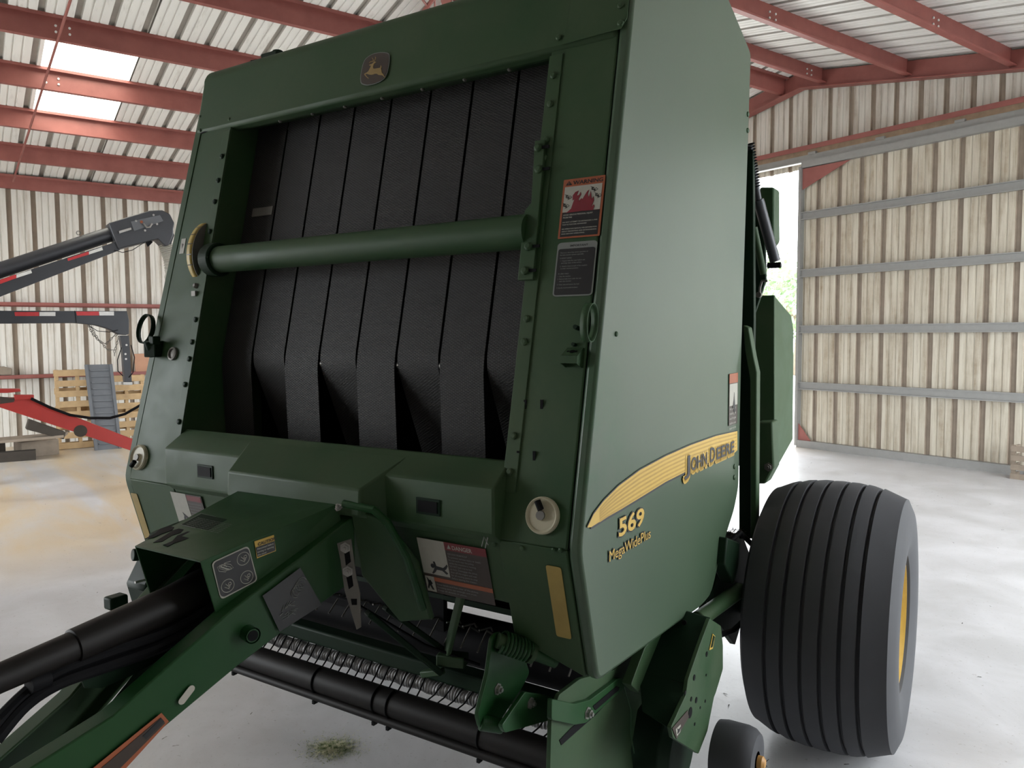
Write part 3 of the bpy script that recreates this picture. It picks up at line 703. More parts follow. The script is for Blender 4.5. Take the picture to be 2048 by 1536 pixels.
# important notice
O = FU(1117, 487); fr = scf(frame(O, UF, VU), 1.086, .861); w_, h_ = .105, .166
d = flat('important_decal', fr, [rect(0, 0, w_, h_, .010)], 'decal_grey', baler, .0025)
flat('text_field', fr, [rect(.004, .020, w_-.008, h_-.024, .006)], 'decal_black', d, .0034)
text('notice_text', fr, 'IMPORTANT', .034, .0145, .0085, 'ink', d, .0036, .0002)
y = .034
for s_, gap, ind in (('There is a risk of the wrong operation of', .007, 0), ('the bale starting system especially', .010, 0), ('TO PREVENT DAMAGE:', .008, 0), ('1  Inspect belts for wear before use', .007, .003), ('    and keep clear of the surface', .010, 0), ('2  Attach a hose to each of the couplers', .007, .003), ('    in their correct position', .016, .0), ('IF A BELT FAILS:', .008, 0), ('1  Stop the machine', .008, 0), ('2  Remove belts from under the gate', .007, 0), ('    using the chamber', .010, 0), ('3  Close gate and engage the lock', .010, 0), ('4  Use the recommended hardware', .008, 0)):
    text('notice_text', fr, s_, .010+ind, y, .0052, 'decal_grey', d, .0042, .0001, width=.072*len(s_)/40); y += gap
# danger decal on the lower plate
O = FL_(835, 1073); fr = scf(frame(O, UF, VL), 1.044, 1.09); w_ = .218; h_ = .155
d = flat('danger_decal', fr, [rect(0, 0, w_, h_)], 'brown', baler, .003)
flat('picture_field', fr, [rect(.0, .0, .088, .100)], 'decal_white', d, .0038)
flat('danger_band', fr, [rect(.088, .0, w_-.088, .022)], 'decal_red', d, .0038)
text('danger_text', fr, 'DANGER', .112, .0175, .0155, 'decal_white', d, .0046, .0003)
flat('warning_triangle', fr, [[(.103, .005), (.109, .017), (.097, .017)]], 'decal_white', d, .0046)
man = [[(.040, .062), (.046, .062), (.048, .074), (.070, .076), (.078, .070), (.084, .064), (.087, .068), (.080, .078), (.074, .082), (.084, .090), (.078, .093), (.066, .084), (.048, .084), (.042, .092), (.034, .098), (.030, .096), (.038, .086), (.042, .078)]]
flat('figure_symbol', fr, man, 'ink', d, .0046)
flat('figure_symbol', fr, [[(.040+.006*math.cos(a*PI/6)-.004, .071+.006*math.sin(a*PI/6)+.004) for a in range(12)]], 'ink', d, .0048)
y = .034
for s_ in ('KEEP AWAY FROM PICKUP', 'To prevent serious injury or death:', 'Do not work near the pickup', 'while the machine is running.', 'DO NOT feed crop by hand', 'or foot. Disengage the drive,', 'shut off the engine and wait', 'for all moving parts to stop', 'before leaving the tractor.'):
    text('danger_text', fr, s_, .094, y, .0072, 'decal_grey', d, .0046, .0001, width=.100*len(s_)/34); y += .0085
flat('orange_band', fr, [rect(.030, .108, w_-.030, .012)], 'orange', d, .0038)
flat('picture_field', fr, [rect(.002, .108, .030, .044)], 'decal_white', d, .0042)
flat('figure_symbol', fr, [[(.008, .112), (.014, .120), (.018, .118), (.024, .128), (.020, .132), (.026, .146), (.020, .146), (.014, .134), (.008, .146), (.005, .142), (.010, .128)]], 'ink', d, .005)
for k in range(3): text('danger_text', fr, ('Keep hands and feet clear of the pickup.', 'Rotating parts can entangle and crush.', 'Keep all shields in place.')[k], .038, .129+.0085*k, .0065, 'decal_grey', d, .0046, .0001, width=.135*(1, .95, .7)[k])
# second danger decal left of the tongue
O = FL_(342, 982); fr = frame(O, UF, VL)
d = flat('danger_decal', fr, [rect(0, 0, .17, .13)], 'brown', baler, .003); flat('picture_field', fr, [rect(0, 0, .085, .13)], 'decal_white', d, .0038)
flat('danger_band', fr, [rect(.088, .004, .078, .020)], 'decal_red', d, .0038)
for k in range(6): text('danger_text', fr, 'Keep away from the pickup', .09, .036+.011*k, .007, 'decal_grey', d, .0046, width=.07)
flat('figure_symbol', fr, [[(.040, .075), (.046, .080), (.056, .086), (.070, .094), (.066, .100), (.052, .094), (.044, .104), (.038, .100), (.044, .088)]], 'ink', d, .0046)
# leaping deer badge on the hood
O = FU(749, 137)+NF*.010
fr = frame(O, UF, VU); bw, bh = .050, .060
def shield(s):
    pts = []
    for k in range(40):
        th = 2*PI*k/40; c2, s2 = math.cos(th), math.sin(th); e = .42
        pts.append((math.copysign(abs(c2)**e, c2)*bw*s*(1+.10*-s2 if s2 < 0 else 1-.12*s2), math.copysign(abs(s2)**e, s2)*bh*s*(1+.06*(1-abs(c2)))))
    return pts
sh = pxab([(385, 490), (480, 410), (600, 345), (780, 312), (900, 315), (1005, 335), (1015, 450), (1005, 620), (960, 830), (905, 960), (860, 1010), (760, 1080), (600, 1140), (420, 1170), (270, 1125), (262, 960), (290, 780), (330, 610)], 700, 80, 12.8, O, lift_=.013)
sh = [(a, b) for a, b, _ in rounded([(a, b, 0) for a, b in sh], .01, 3)]
ca = sum(a for a, b in sh)/len(sh); cb = sum(b for a, b in sh)/len(sh)
d = flat('badge', fr, [sh], 'decal_grey', baler, .0025); flat('badge_field', fr, [[(ca+(a-ca)*.945, cb+(b-cb)*.955) for a, b in sh]], 'brown', d, .0036)
deer = [(495, 655), (520, 630), (560, 620), (600, 590), (625, 555), (680, 570), (650, 590), (620, 620), (600, 680), (600, 730), (640, 740), (720, 725), (780, 715), (795, 640), (815, 680), (815, 715), (800, 730), (815, 790), (820, 840), (860, 880), (880, 930), (905, 960), (885, 965), (860, 925), (820, 905), (740, 900), (690, 870), (640, 870), (590, 890), (540, 895), (480, 885), (440, 870), (410, 870), (405, 890), (440, 940), (480, 975), (485, 990), (460, 985), (420, 950), (385, 910), (370, 880), (385, 860), (430, 840), (470, 810), (500, 760), (530, 700), (545, 660), (525, 660)]
ant = [[(495, 580), (550, 545), (605, 535), (618, 550), (560, 560), (500, 592)], [(575, 455), (600, 490), (612, 530), (600, 535), (588, 495), (566, 462)], [(650, 420), (670, 460), (660, 500), (632, 545), (618, 540), (648, 490)]]
flat('deer_emblem', fr, [pxab(deer, 700, 80, 12.8, O, lift_=.014)]+[pxab(q, 700, 80, 12.8, O, lift_=.014) for q in ant], 'gold', d, .0046)
# yellow stripe and lettering on the side sheet
fr = frame((XR_, 0, 0), (0, 1, 0), (0, 0, -1))          # a = y, b = -z
top_px = [(1172, 1055), (1185, 1028), (1205, 1002), (1235, 972), (1278, 940), (1330, 912), (1380, 890), (1430, 872), (1473, 862)]
bot_px = [(1473, 900), (1468, 905), (1430, 920), (1380, 938), (1330, 963), (1278, 995), (1240, 1018), (1205, 1038), (1180, 1054)]
def side_ab(L_): return [(p.y, -p.z) for p in (BX(u, v, XR_) for u, v in L_)]
T, B_ = side_ab(top_px), side_ab(bot_px)
d = flat('side_stripe', fr, [T+B_], 'yellow', baler, .0028)
edge = [(a-.004*(i == 0), b-.005) for i, (a, b) in enumerate(T)]
mb = MB()
for L_, dz in ((T, -.0035), (B_[1:], .006)):
    for (a, b), (a2, b2) in zip(L_[:-1], L_[1:]): mb.add([fr(a, b, .0030), fr(a2, b2, .0030), fr(a2, b2+dz, .0030), fr(a, b+dz, .0030)], [(0, 1, 2, 3)])
mb.build('stripe_outline', 'navy', d, smooth=False, fixn=False)
mb = MB()
plain('stripe_shade', (.44, .27, .04, 1), .45)
def interp(L_, a):
    L2 = sorted(L_)
    for (x0, y0), (x1, y1) in zip(L2[:-1], L2[1:]):
        if x0 <= a <= x1: return y0+(y1-y0)*(a-x0)/(x1-x0+1e-9)
    return L2[-1][1]
for j in range(6):
    f_ = (j+.6)/6.3; prev = None
    for k in range(25):
        a = 1.70+(2.865-1.70)*k/24; b = interp(T, a)*(1-f_)+interp(B_, a)*f_
        if prev: mb.add([fr(prev[0], prev[1], .0036), fr(a, b, .0036), fr(a, b+.0055, .0036), fr(prev[0], prev[1]+.0055, .0036)], [(0, 1, 2, 3)])
        prev = (a, b)
mb.build('stripe_lines', 'stripe_shade', d, smooth=False, fixn=False)
def word(chars, mat, lift, bold, nm, dx=0, dz=0):
    for ch, a, e, sz in chars:
        text(nm, fr, ch, a+dx, -1.160+dz, sz, mat, d, lift, bold, width=e-a)
def yu(u, v): return BX(u, v, XR_).y
jd = [('J', yu(1369, 945), yu(1377, 941), .076), ('OHN', yu(1378.5, 940), yu(1411, 925), .058), ('D', yu(1416, 923), yu(1427, 918), .070), ('EERE', yu(1429, 917), yu(1465.5, 901), .058)]
for dx, dz in ((-.007, .006), (.004, .009), (0, .011), (-.004, .0), (.008, 0)): word(jd, 'yellow', .0042, .0045, 'brand_outline', dx, dz)
word(jd, 'navy', .0056, .0012, 'brand_text')
for dx, dz in ((-.0025, .0025), (.0025, .0025), (-.0025, -.002), (.0025, -.002)): text('model_outline', fr, '569', 1.810+dx, -1.071+dz, .066, 'navy', baler, .0026, .0020, width=.172)
text('model_text', fr, '569', 1.810, -1.071, .066, 'yellow', baler, .0036, .0016, width=.172)
[text('model_outline', fr, 'MegaWidePlus', 1.752+dx, -1.0195+dz, .040, 'navy', baler, .0026, 0, width=.277) for dx, dz in ((-.0015, .0015), (.003, .0015), (-.0015, -.0015), (.003, -.0015))]
text('model_text', fr, 'MegaWidePlus', 1.753, -1.0195, .040, 'yellow', baler, .0036, 0, width=.276)
# side warning decal near the rear edge
T4 = side_ab([(1457, 748), (1474, 748), (1474, 850), (1457, 852)])
a0, b0 = T4[0]; w_ = T4[1][0]-a0; h_ = T4[3][1]-b0
d = flat('side_warning_decal', fr, [rect(a0, b0, w_, h_, .004)], 'brown', baler, .0026)
flat('orange_band', fr, [rect(a0, b0, w_, .035)], 'orange', d, .0034); flat('picture_field', fr, [rect(a0+.004, b0+.038, w_-.008, h_*.42)], 'decal_white', d, .0034)
flat('figure_symbol', fr, [[(a0+w_*.55, b0+.07), (a0+w_*.62, b0+.10), (a0+w_*.70, b0+.13), (a0+w_*.60, b0+.15), (a0+w_*.5, b0+.125), (a0+w_*.35, b0+.13), (a0+w_*.5, b0+.10)]], 'ink', d, .0042)
for k in range(6): text('warning_text', fr, ('To avoid injury', 'stay clear of', 'raised gate', 'Lock the gate', 'before you', 'service')[k], a0+.006, b0+h_*.60+.018*k, .013, 'decal_white', d, .0036, width=w_*.75)

# ---- tongue ---------------------------------------------------------------
BR, BL, FR_, FL2 = Vector((-1.53, 1.505, 1.135)), Vector((-1.95, 1.53, 1.133)), Vector((-1.612, 1.131, 1.057)), Vector((-1.875, 1.127, 1.058))
bot = lambda p, z: Vector((p.x, p.y, z))
mb = MB()
FRb, FLb = Vector((-1.612, 1.172, .905)), Vector((-1.875, 1.168, .905)); BRb, BLb = Vector((-1.50, 1.52, .97)), Vector((-1.97, 1.53, .97))
mb.add([BR, BL, FR_, FL2, FRb, FLb, BRb, BLb], [(0, 1, 3, 2), (0, 2, 4, 6), (1, 7, 5, 3)])
box_ = mb.build('driveline_cover', 'green_bright', baler, solid=.006, bevel=.004, smooth=False)
mb = MB(); mb.add([FRb+Vector((-.01, .03, 0)), FLb+Vector((.01, .03, 0)), FL2+Vector((.01, .25, -.02)), FR_+Vector((-.01, .25, -.02))], [(0, 1, 2, 3)]); mb.build('cover_inside', 'black', box_, smooth=False)
# three keyhole slots and the long panel decal on the cover top
Uq = (BR-FR_).normalized(); Xq = (FR_-FL2).normalized()
Nq = (FR_-FL2).cross(BL-FL2).normalized()
def topf(u, v): return onB(u, v, Nq, Nq.dot(FL2))
frt = frame(FL2, Xq, -(BL-FL2)+Xq*Xq.dot(BL-FL2))
plain('worn_gloss', (.42, .33, .12, 1), .28, .3, .2, 30)
def toppoly(nm, px, mat, par, lift, th=.0008):
    q = [topf(u, v) for u, v in px]; mb = MB()
    mb.prism([p+Nq*(lift) for p in q], Nq*th); return mb.build(nm, mat, par, smooth=False)
for px in ([(289, 1081), (310, 1070), (322, 1060), (340, 1055), (349, 1057), (345, 1063), (325, 1070), (308, 1078)], [(307, 1088), (330, 1074), (345, 1064), (358, 1060), (368, 1062), (362, 1069), (345, 1074), (325, 1086)], [(327, 1093), (345, 1085), (355, 1074), (375, 1066), (392, 1066), (391, 1074), (370, 1083), (350, 1089), (336, 1096)]):
    toppoly('key_slot', px, 'black', box_, .0035)
dk = toppoly('cover_decal', [(362, 1052), (402, 1029), (526, 1057), (482, 1082)], 'decal_grey', box_, .0034)
toppoly('decal_field', [(364, 1052), (403, 1031), (523, 1057), (481, 1080)], 'green_dark', dk, .0046)
frd = frame(topf(400, 1033), topf(520, 1058)-topf(400, 1033), topf(364, 1052)-topf(400, 1033))
for k in range(7): text('decal_text', frame(topf(400, 1036)+Nq*.0, topf(515, 1060)-topf(400, 1036), topf(372, 1052)-topf(400, 1036)), 'Hydraulic line routing and storage order', .004, .014+.0085*k, .0075, 'decal_grey', dk, .0062, width=.15)
# decals on the right face of the cover
Ns = (BR-FR_).cross(FRb-FR_).normalized(); Ns = Ns if Ns.x > 0 else -Ns
def sidef(u, v): return onB(u, v, Ns, Ns.dot(FR_))
def facepoly(nm, px, mat, par, lift, fn, N_, th=.0008, rr=0):
    q = [fn(u, v) for u, v in px]
    if rr: q = [Vector(p) for p in rounded([tuple(p) for p in q], rr, 4)]
    mb = MB(); mb.prism([p+N_*lift for p in q], N_*th); return mb.build(nm, mat, par, smooth=False)
dk = facepoly('routing_decal', [(421, 1124), (495, 1090), (514, 1160), (440, 1199)], 'decal_white', box_, .0040, sidef, Ns, rr=.012)
facepoly('decal_field', [(424, 1125), (494, 1093), (511, 1159), (441, 1195)], 'decal_black', dk, .0052, sidef, Ns, rr=.012)
for u, v in ((484, 1116), (491, 1153), (453, 1170)):
    q0 = sidef(u, v); ux = (sidef(u+10, v-5)-q0).normalized(); vy = Ns.cross(ux)
    mb = MB(); mb.tube([q0+Ns*.0066+(ux*math.cos(k*PI/12)+vy*math.sin(k*PI/12))*.0165 for k in range(24)], .0009, 5, closed=True)
    for k in range(5): mb.tube([q0+Ns*.0066+ux*(-.008+.004*k)+vy*.008*math.sin(k*2.1), q0+Ns*.0066+ux*(.002+.002*k)+vy*(-.010+.003*k)], .0008, 4)
    mb.tube([q0+Ns*.0066+ux*.006+vy*.002+(ux*math.cos(k*PI/4)+vy*math.sin(k*PI/4))*.004 for k in range(8)], .0008, 4, closed=True)
    mb.build('hose_symbol', 'decal_white', dk)
q0 = sidef(445, 1135); mb = MB(); ux = (sidef(455, 1130)-q0).normalized(); vy = Ns.cross(ux)
for k in range(5): mb.tube([q0+Ns*.0066+ux*(.012*math.cos(a*1.3+k)-.004+.004*k)+vy*(.012*math.sin(a*1.1+k*.5)) for a in range(7)], .0007, 4)
mb.build('hose_symbol', 'decal_white', dk)
dk = facepoly('caution_decal', [(507, 1082), (546, 1069), (550, 1101), (512, 1116)], 'yellow', box_, .0040, sidef, Ns)
facepoly('text_field', [(509, 1094), (547, 1081), (548.5, 1100), (513, 1113)], 'decal_black', dk, .0052, sidef, Ns)
q0 = sidef(508.5, 1093); frc = frame(q0, sidef(546, 1080)-q0, sidef(510, 1112)-q0)
text('caution_text', frame(sidef(509, 1093), sidef(546, 1080)-sidef(508.5, 1093), sidef(510, 1112)-q0), 'CAUTION', .006, -.001, .0115, 'ink', dk, -.0060 if frc(0, 0, 1).dot(Ns) < frc(0, 0, 0).dot(Ns) else .0060, .0003)
for k in range(3): text('caution_text', frc, ('Disconnect before', 'turning or opening', 'the cover')[k], .004, .009+.008*k, .0065, 'decal_white', dk, .0066, .0001, width=(.045, .045, .025)[k])
# rails of the drawbar
def rail(top, bott, nm, inner, mat='green_bright'):
    mb = MB(); n_ = len(top); d_ = Vector((inner, 0, 0)); t_ = d_*.16; z_ = Vector((0, 0, .010)); q = Vector((0, 0, 0))
    rows = []
    for a, b in zip(top, bott): rows.append([a, a+d_, a+d_-z_, a+t_-z_, b+t_+z_, b+d_+z_, b+d_, b])
    mb.add([p for r in rows for p in r], [(i*8+k, i*8+(k+1) % 8, (i+1)*8+(k+1) % 8, (i+1)*8+k) for i in range(n_-1) for k in range(8)]+[tuple(range(8)), tuple(range((n_-1)*8, n_*8))])
    return mb.build(nm, mat, baler, bevel=.004)
RN = Vector((1, -.2315, 0)); RC = -1.844
def rlf(u, v): return onB(u, v, RN, RC)
rt = [Vector((-1.49, 1.53, 1.105)), rlf(644, 1083), rlf(454, 1227), rlf(217, 1440), rlf(62, 1536), rlf(62, 1536)+(rlf(62, 1536)-rlf(217, 1440))*1.6]
rb = [Vector((-1.49, 1.53, .925)), rlf(636, 1212), rlf(500, 1312), rlf(337, 1448), rlf(233, 1536), rlf(233, 1536)+(rlf(233, 1536)-rlf(337, 1448))*2.6]
def at_y(L_, y):
    L2 = sorted(L_, key=lambda p: p.y)
    for a, b in zip(L2[:-1], L2[1:]):
        if a.y <= y <= b.y: return a.lerp(b, (y-a.y)/(b.y-a.y))
    return L2[-1] if y > L2[-1].y else L2[0]
ys = [1.53, 1.45, 1.40, 1.30, 1.19, 1.05, .914, .76, .55]
fixx = lambda p: Vector((RC+.2315*p.y, p.y, p.z))
rtop = [fixx(at_y(rt, y)) for y in ys]; rbot = [fixx(at_y(rb, y)) for y in ys]
railR = rail(rtop, rbot, 'drawbar_rail', -.05)
cxm = -1.745
ml = lambda p: Vector((2*cxm-p.x, p.y, p.z))
railL = rail([ml(p) for p in rtop], [ml(p) for p in rbot], 'drawbar_rail', .05, 'green')
NRl = RN.normalized()
def railf(u, v): return rlf(u, v)
def railpoly(nm, px, mat, par, lift=.004, th=.001): return facepoly(nm, px, mat, par, lift, railf, NRl, th)
dk = railpoly('diagram_decal', [(522, 1190), (597, 1134), (640, 1208), (556, 1262)], 'decal_black', railR, .008)
mb = MB(); q0 = railf(600, 1163); ux = (railf(610, 1157)-q0).normalized(); vy = NRl.cross(ux)
for j in range(5): mb.tube([q0+NRl*.0105-ux*.006*j-vy*.004*j+(ux*math.cos(k*PI/8)+vy*math.sin(k*PI/8))*.013 for k in range(13)], .0009, 4)
q0 = railf(565, 1225); rng = random.Random(3)
for j in range(16): a_ = rng.uniform(-.05, .05); b_ = rng.uniform(-.014, .014); mb.tube([q0+NRl*.0105+ux*a_*.5+vy*b_, q0+NRl*.0105+ux*(a_*.5+rng.uniform(.005, .02))+vy*(b_+rng.uniform(-.014, .014))], .0009, 4)
mb.build('diagram_lines', 'decal_grey', dk)
plain('pale_floor_hole', (.45, .42, .36, 1), .6)
mb = MB(); p = railf(495, 1265); mb.tube([p-NRl*.02, p+NRl*.030], .020, 20, cap=False); mb.tube([p-NRl*.02, p+NRl*.029], .0165, 20); pg = mb.build('peg', 'green_bright', railR)
mb = MB(); mb.tube([p+NRl*.0292, p+NRl*.0305], .0135, 16); mb.build('peg_hole', 'black', pg)
for (u, v, du, dv) in ((371, 1388, 13, -17),):
    p = railf(u, v); q1 = railf(u+du*.7, v+dv*.7); q2 = railf(u-du*.7, v-dv*.7)
    mb = MB(); mb.tube([q1+NRl*.0075, q2+NRl*.0075], .0001, 4)
    ax_ = (q1-q2).normalized(); px_ = NRl.cross(ax_); r = .0085; P = []
    for k in range(9): th = -PI/2+PI*k/8; P.append(q1+ax_*r*math.cos(th)+px_*r*math.sin(th))
    for k in range(9): th = PI/2+PI*k/8; P.append(q2+ax_*r*math.cos(th)+px_*r*math.sin(th))
    mb = MB(); mb.prism([a+NRl*.0062 for a in P], NRl*.0012); mb.build('oval_slot', 'pale_floor_hole', railR, smooth=False)
dk = railpoly('orange_decal', [(320, 1423), (335, 1440), (225, 1560), (150, 1560)], 'orange', railR, .008)
railpoly('decal_field', [(318, 1432), (327, 1443), (222, 1548), (172, 1556)], 'brown', dk, .0095)
q0 = railf(300, 1452)
mb = MB(); mb.bar(railf(322, 1436)+NRl*.0112, railf(285, 1472)+NRl*.0112, .001, .012, NRl.cross(Vector((0, 0, 1)))); mb.build('decal_mark', 'ink', dk, smooth=False)
# gusset bracket between cover and bumper, slotted steel strap
mb = MB(); mb.prism([(-1.49, 1.51, 1.135), (-1.375, 1.52, 1.105), (-1.335, 1.60, .98), (-1.33, 1.66, .80), (-1.43, 1.64, .78), (-1.49, 1.55, .93)], (0, .02, 0)); gq = mb.build('bracket_plate', 'green', baler, bevel=.006)
mb = MB(); mb.tube([(-1.50, 1.50, 1.142), (-1.40, 1.51, 1.135), (-1.37, 1.53, 1.10), (-1.345, 1.575, 1.0), (-1.335, 1.63, .84)], .011, 10); mb.build('bracket_edge', 'green_bright', gq)
mb = MB(); hexbolt(mb, BY(678, 1016, 1.49), (0, -.6, .8), .008, .008); mb.build('bolt', 'steel', gq)
st = [BX(u, v, -1.44) for u, v in ((675, 1088), (700, 1078), (707, 1150), (719, 1190), (720, 1256), (712, 1258), (684, 1180), (678, 1130))]
Nst = Vector((.75, -.66, 0)).normalized()
q0 = BY(700, 1100, 1.47); 
def stf(u, v): return onB(u, v, (.5, -.866, .0), Vector((.5, -.866, 0)).dot(q0))
st = [stf(u, v) for u, v in ((675, 1086), (703, 1077), (713, 1150), (721, 1185), (723, 1253), (714, 1258), (690, 1180), (682, 1120))]
N_ = Vector((.5, -.866, 0)); mb = MB(); mb.prism(st, N_*.006); strap = mb.build('slotted_strap', 'dull_steel', baler, bevel=.001)
for px in ([(689, 1096), (699, 1093), (703, 1122), (693, 1130)], [(694, 1153), (705, 1149), (708, 1170), (699, 1177)], [(703, 1196), (715, 1196), (715, 1208), (705, 1208)]):
    mb = MB(); q = [stf(u, v) for u, v in px]; mb.prism([p+N_*.0062 for p in q], N_*.001); mb.build('slot', 'black', strap, smooth=False)
for u, v in ((692, 1094), (697, 1141)):
    mb = MB(); hexbolt(mb, stf(u, v)+N_*.007, N_, .010, .009); mb.build('bolt', 'steel', strap)
# driveline guard tube and hoses
mb = MB(); A = Vector((-1.74, 1.40, .985)); B2 = Vector((-1.742, 1.14, .93)); C2 = BX(0, 1356, -1.745); dirv = (C2-B2)
P = [A, B2.lerp(C2, .0), B2.lerp(C2, .62), B2.lerp(C2, .625), B2.lerp(C2, 1.0), B2.lerp(C2, 1.7)]
mb.tube(P, [.048, .046, .039, .034, .031, .030], 28); mb.build('driveline_guard', 'black_plastic', baler)
def hose(px, x, r, nm='hose', mat='black'):
    pts = [BX(u, v, xx) for (u, v), xx in zip(px, x)]
    out = []
    for i in range(len(pts)-1):
        p0 = pts[max(0, i-1)]; p1 = pts[i]; p2 = pts[i+1]; p3 = pts[min(len(pts)-1, i+2)]
        for k in range(6):
            t_ = k/6; out.append(.5*((2*p1)+(-p0+p2)*t_+(2*p0-5*p1+4*p2-p3)*t_*t_+(-p0+3*p1-3*p2+p3)*t_**3))
    out.append(pts[-1]); mb = MB(); mb.tube(out, r, 10); return mb.build(nm, mat, baler)
hose([(430, 1215), (330, 1265), (200, 1310), (110, 1345), (50, 1390), (-10, 1450)], [-1.70, -1.72, -1.73, -1.74, -1.75, -1.75], .016)
hose([(430, 1235), (330, 1290), (220, 1330), (120, 1365), (50, 1410), (-10, 1480)], [-1.68, -1.70, -1.72, -1.73, -1.74, -1.74], .015)
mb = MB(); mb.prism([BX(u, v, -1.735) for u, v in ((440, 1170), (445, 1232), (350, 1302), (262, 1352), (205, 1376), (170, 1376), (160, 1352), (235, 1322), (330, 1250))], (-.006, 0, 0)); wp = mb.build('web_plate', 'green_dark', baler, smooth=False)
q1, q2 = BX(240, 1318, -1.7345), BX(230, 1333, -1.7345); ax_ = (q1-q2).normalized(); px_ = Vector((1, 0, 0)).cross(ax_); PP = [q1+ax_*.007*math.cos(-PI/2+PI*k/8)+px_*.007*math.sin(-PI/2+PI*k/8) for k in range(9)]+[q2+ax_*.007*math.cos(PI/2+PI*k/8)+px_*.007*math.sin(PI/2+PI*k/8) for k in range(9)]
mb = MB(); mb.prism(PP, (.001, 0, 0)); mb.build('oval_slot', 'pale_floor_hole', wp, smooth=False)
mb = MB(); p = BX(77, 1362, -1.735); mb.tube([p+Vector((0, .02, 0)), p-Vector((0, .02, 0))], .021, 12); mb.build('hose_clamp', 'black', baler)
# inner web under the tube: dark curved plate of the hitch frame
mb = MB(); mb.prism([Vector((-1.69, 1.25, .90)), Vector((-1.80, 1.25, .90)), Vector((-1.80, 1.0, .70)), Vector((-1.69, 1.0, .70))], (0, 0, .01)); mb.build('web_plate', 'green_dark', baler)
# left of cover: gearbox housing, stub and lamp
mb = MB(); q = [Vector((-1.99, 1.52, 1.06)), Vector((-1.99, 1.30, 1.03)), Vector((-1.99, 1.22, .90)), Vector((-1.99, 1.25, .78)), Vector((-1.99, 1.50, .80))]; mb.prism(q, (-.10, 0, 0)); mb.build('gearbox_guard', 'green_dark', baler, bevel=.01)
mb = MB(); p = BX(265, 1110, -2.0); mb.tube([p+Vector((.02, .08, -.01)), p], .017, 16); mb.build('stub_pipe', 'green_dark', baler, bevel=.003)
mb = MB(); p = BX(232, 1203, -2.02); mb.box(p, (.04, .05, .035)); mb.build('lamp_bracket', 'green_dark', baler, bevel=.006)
mb = MB(); mb.tube([BX(270, 1165, -1.985), BX(290, 1160, -1.985)], .0035, 8); mb.build('pin', 'steel', baler)

# ---- pickup -----------------------------------------------------------------
PX0, PX1 = -2.78, -.965
def line_y(z, u=900, v=1450): return BZ(u, v, z)
yr = 1.805
mb = MB(); mb.tube([(PX0, yr, .425), (PX1, yr, .425)], .043, 28)
rol = mb.build('compressor_roller', 'black_plastic', baler)
yp = yr-.045; mb = MB(); mb.tube([(PX0, yr-.030, .380), (PX1, yr-.030, .380)], .014, 14); mb.build('windguard_pipe', 'black_plastic', baler)
for xx in (-2.35, -1.93, -1.66, -1.60, -1.25):
    mb = MB(); mb.tube([(xx, yr-.0455*math.cos(math.radians(t_)), .425+.0455*math.sin(math.radians(t_))) for t_ in range(-55, 100, 12)], .0028, 6); mb.box((xx, yr-.030, .361), (.010, .018, .012)); mb.build('windguard_strap', 'black', baler)
zc, yc = .478, 1.875
for k in range(42):
    x = -2.55+.038*k
    lean = 0 if x < -1.50 else .05
    mb = MB(); mb.tube([(x, yr+.010, .455), (x+lean*.4, yr+.035, .475), (x+lean, yc+.02, .54)], .0026, 6); mb.build('guard_rod', 'black', baler)
plain('coil_grey', (.42, .41, .42, 1), .45, .2, .1, 20)
mb = MB(); N = 420; R0 = .021; ns = 14; vs = []
for i in range(N+1):
    x = -2.55+1.52*i/N
    for k in range(ns):
        th = 2*PI*k/ns; r = R0*(1+.12*math.sin(2*th+x*2*PI/.10)) ; r += .0022*math.sin(x*2*PI/.0115)
        vs.append((x, yc+r*math.cos(th), zc+r*math.sin(th)))
mb.add(vs, [(i*ns+k, i*ns+(k+1) % ns, (i+1)*ns+(k+1) % ns, (i+1)*ns+k) for i in range(N) for k in range(ns)])
mb.build('spiral_tube', 'coil_grey', baler, ang=60)
# green beams above the pickup, dark reel behind with tines
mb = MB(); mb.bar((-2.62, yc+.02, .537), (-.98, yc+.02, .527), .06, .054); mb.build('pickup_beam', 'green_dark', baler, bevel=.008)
mb = MB(); mb.tube([(-2.4, yc+.13, .600), (-.98, yc+.13, .600)], .080, 20); mb.build('pickup_reel', 'black', baler)
for j in range(2):
    for k in range(20):
        x = -2.2+.062*k+.02*j; mb = MB(); a = .5+.5*j
        mb.tube([(x, yc+.12, .63), (x+.01, yc+.07-.05*j, .685+.01*j), (x+.015, yc+.0-.04*j, .70-.05*j)], .003, 5); mb.build('tine', 'dull_steel', baler)
def strut(a, b, wd, ht, nm, mat='green_dark', bev=.004):
    mb = MB(); mb.bar(a, b, wd, ht); return mb.build(nm, mat, baler, bevel=bev)
def PBY(u, v, y): return BY(u, v, y)
strut(BY(735, 1225, 1.60), BY(880, 1345, 1.80), .035, .018, 'lift_arm')
strut(BY(770, 1215, 1.66), BY(895, 1305, 1.86), .030, .016, 'lift_arm')
strut(BY(925, 1180, 1.72), BY(893, 1310, 1.84), .014, .040, 'lift_link', 'green')
mb = MB(); p = BY(905, 1318, 1.84); mb.box(p, (.09, .05, .035), Matrix.Rotation(.3, 3, 'Z')); p2 = BY(865, 1345, 1.82); mb.box(p2, (.08, .03, .02), Matrix.Rotation(-.3, 3, 'Y')); mb.build('arm_joint', 'green', baler, bevel=.004)
mb = MB(); mb.tube([BY(560, 1165, 1.75), BY(700, 1200, 1.72), BY(850, 1290, 1.80), BY(960, 1330, 1.85)], .005, 6); mb.build('cable', 'black', baler)
mb = MB(); mb.bar((-2.2, 2.02, .60), (-1.0, 2.02, .60), .03, .05); mb.build('cross_bar', 'green_dark', baler)
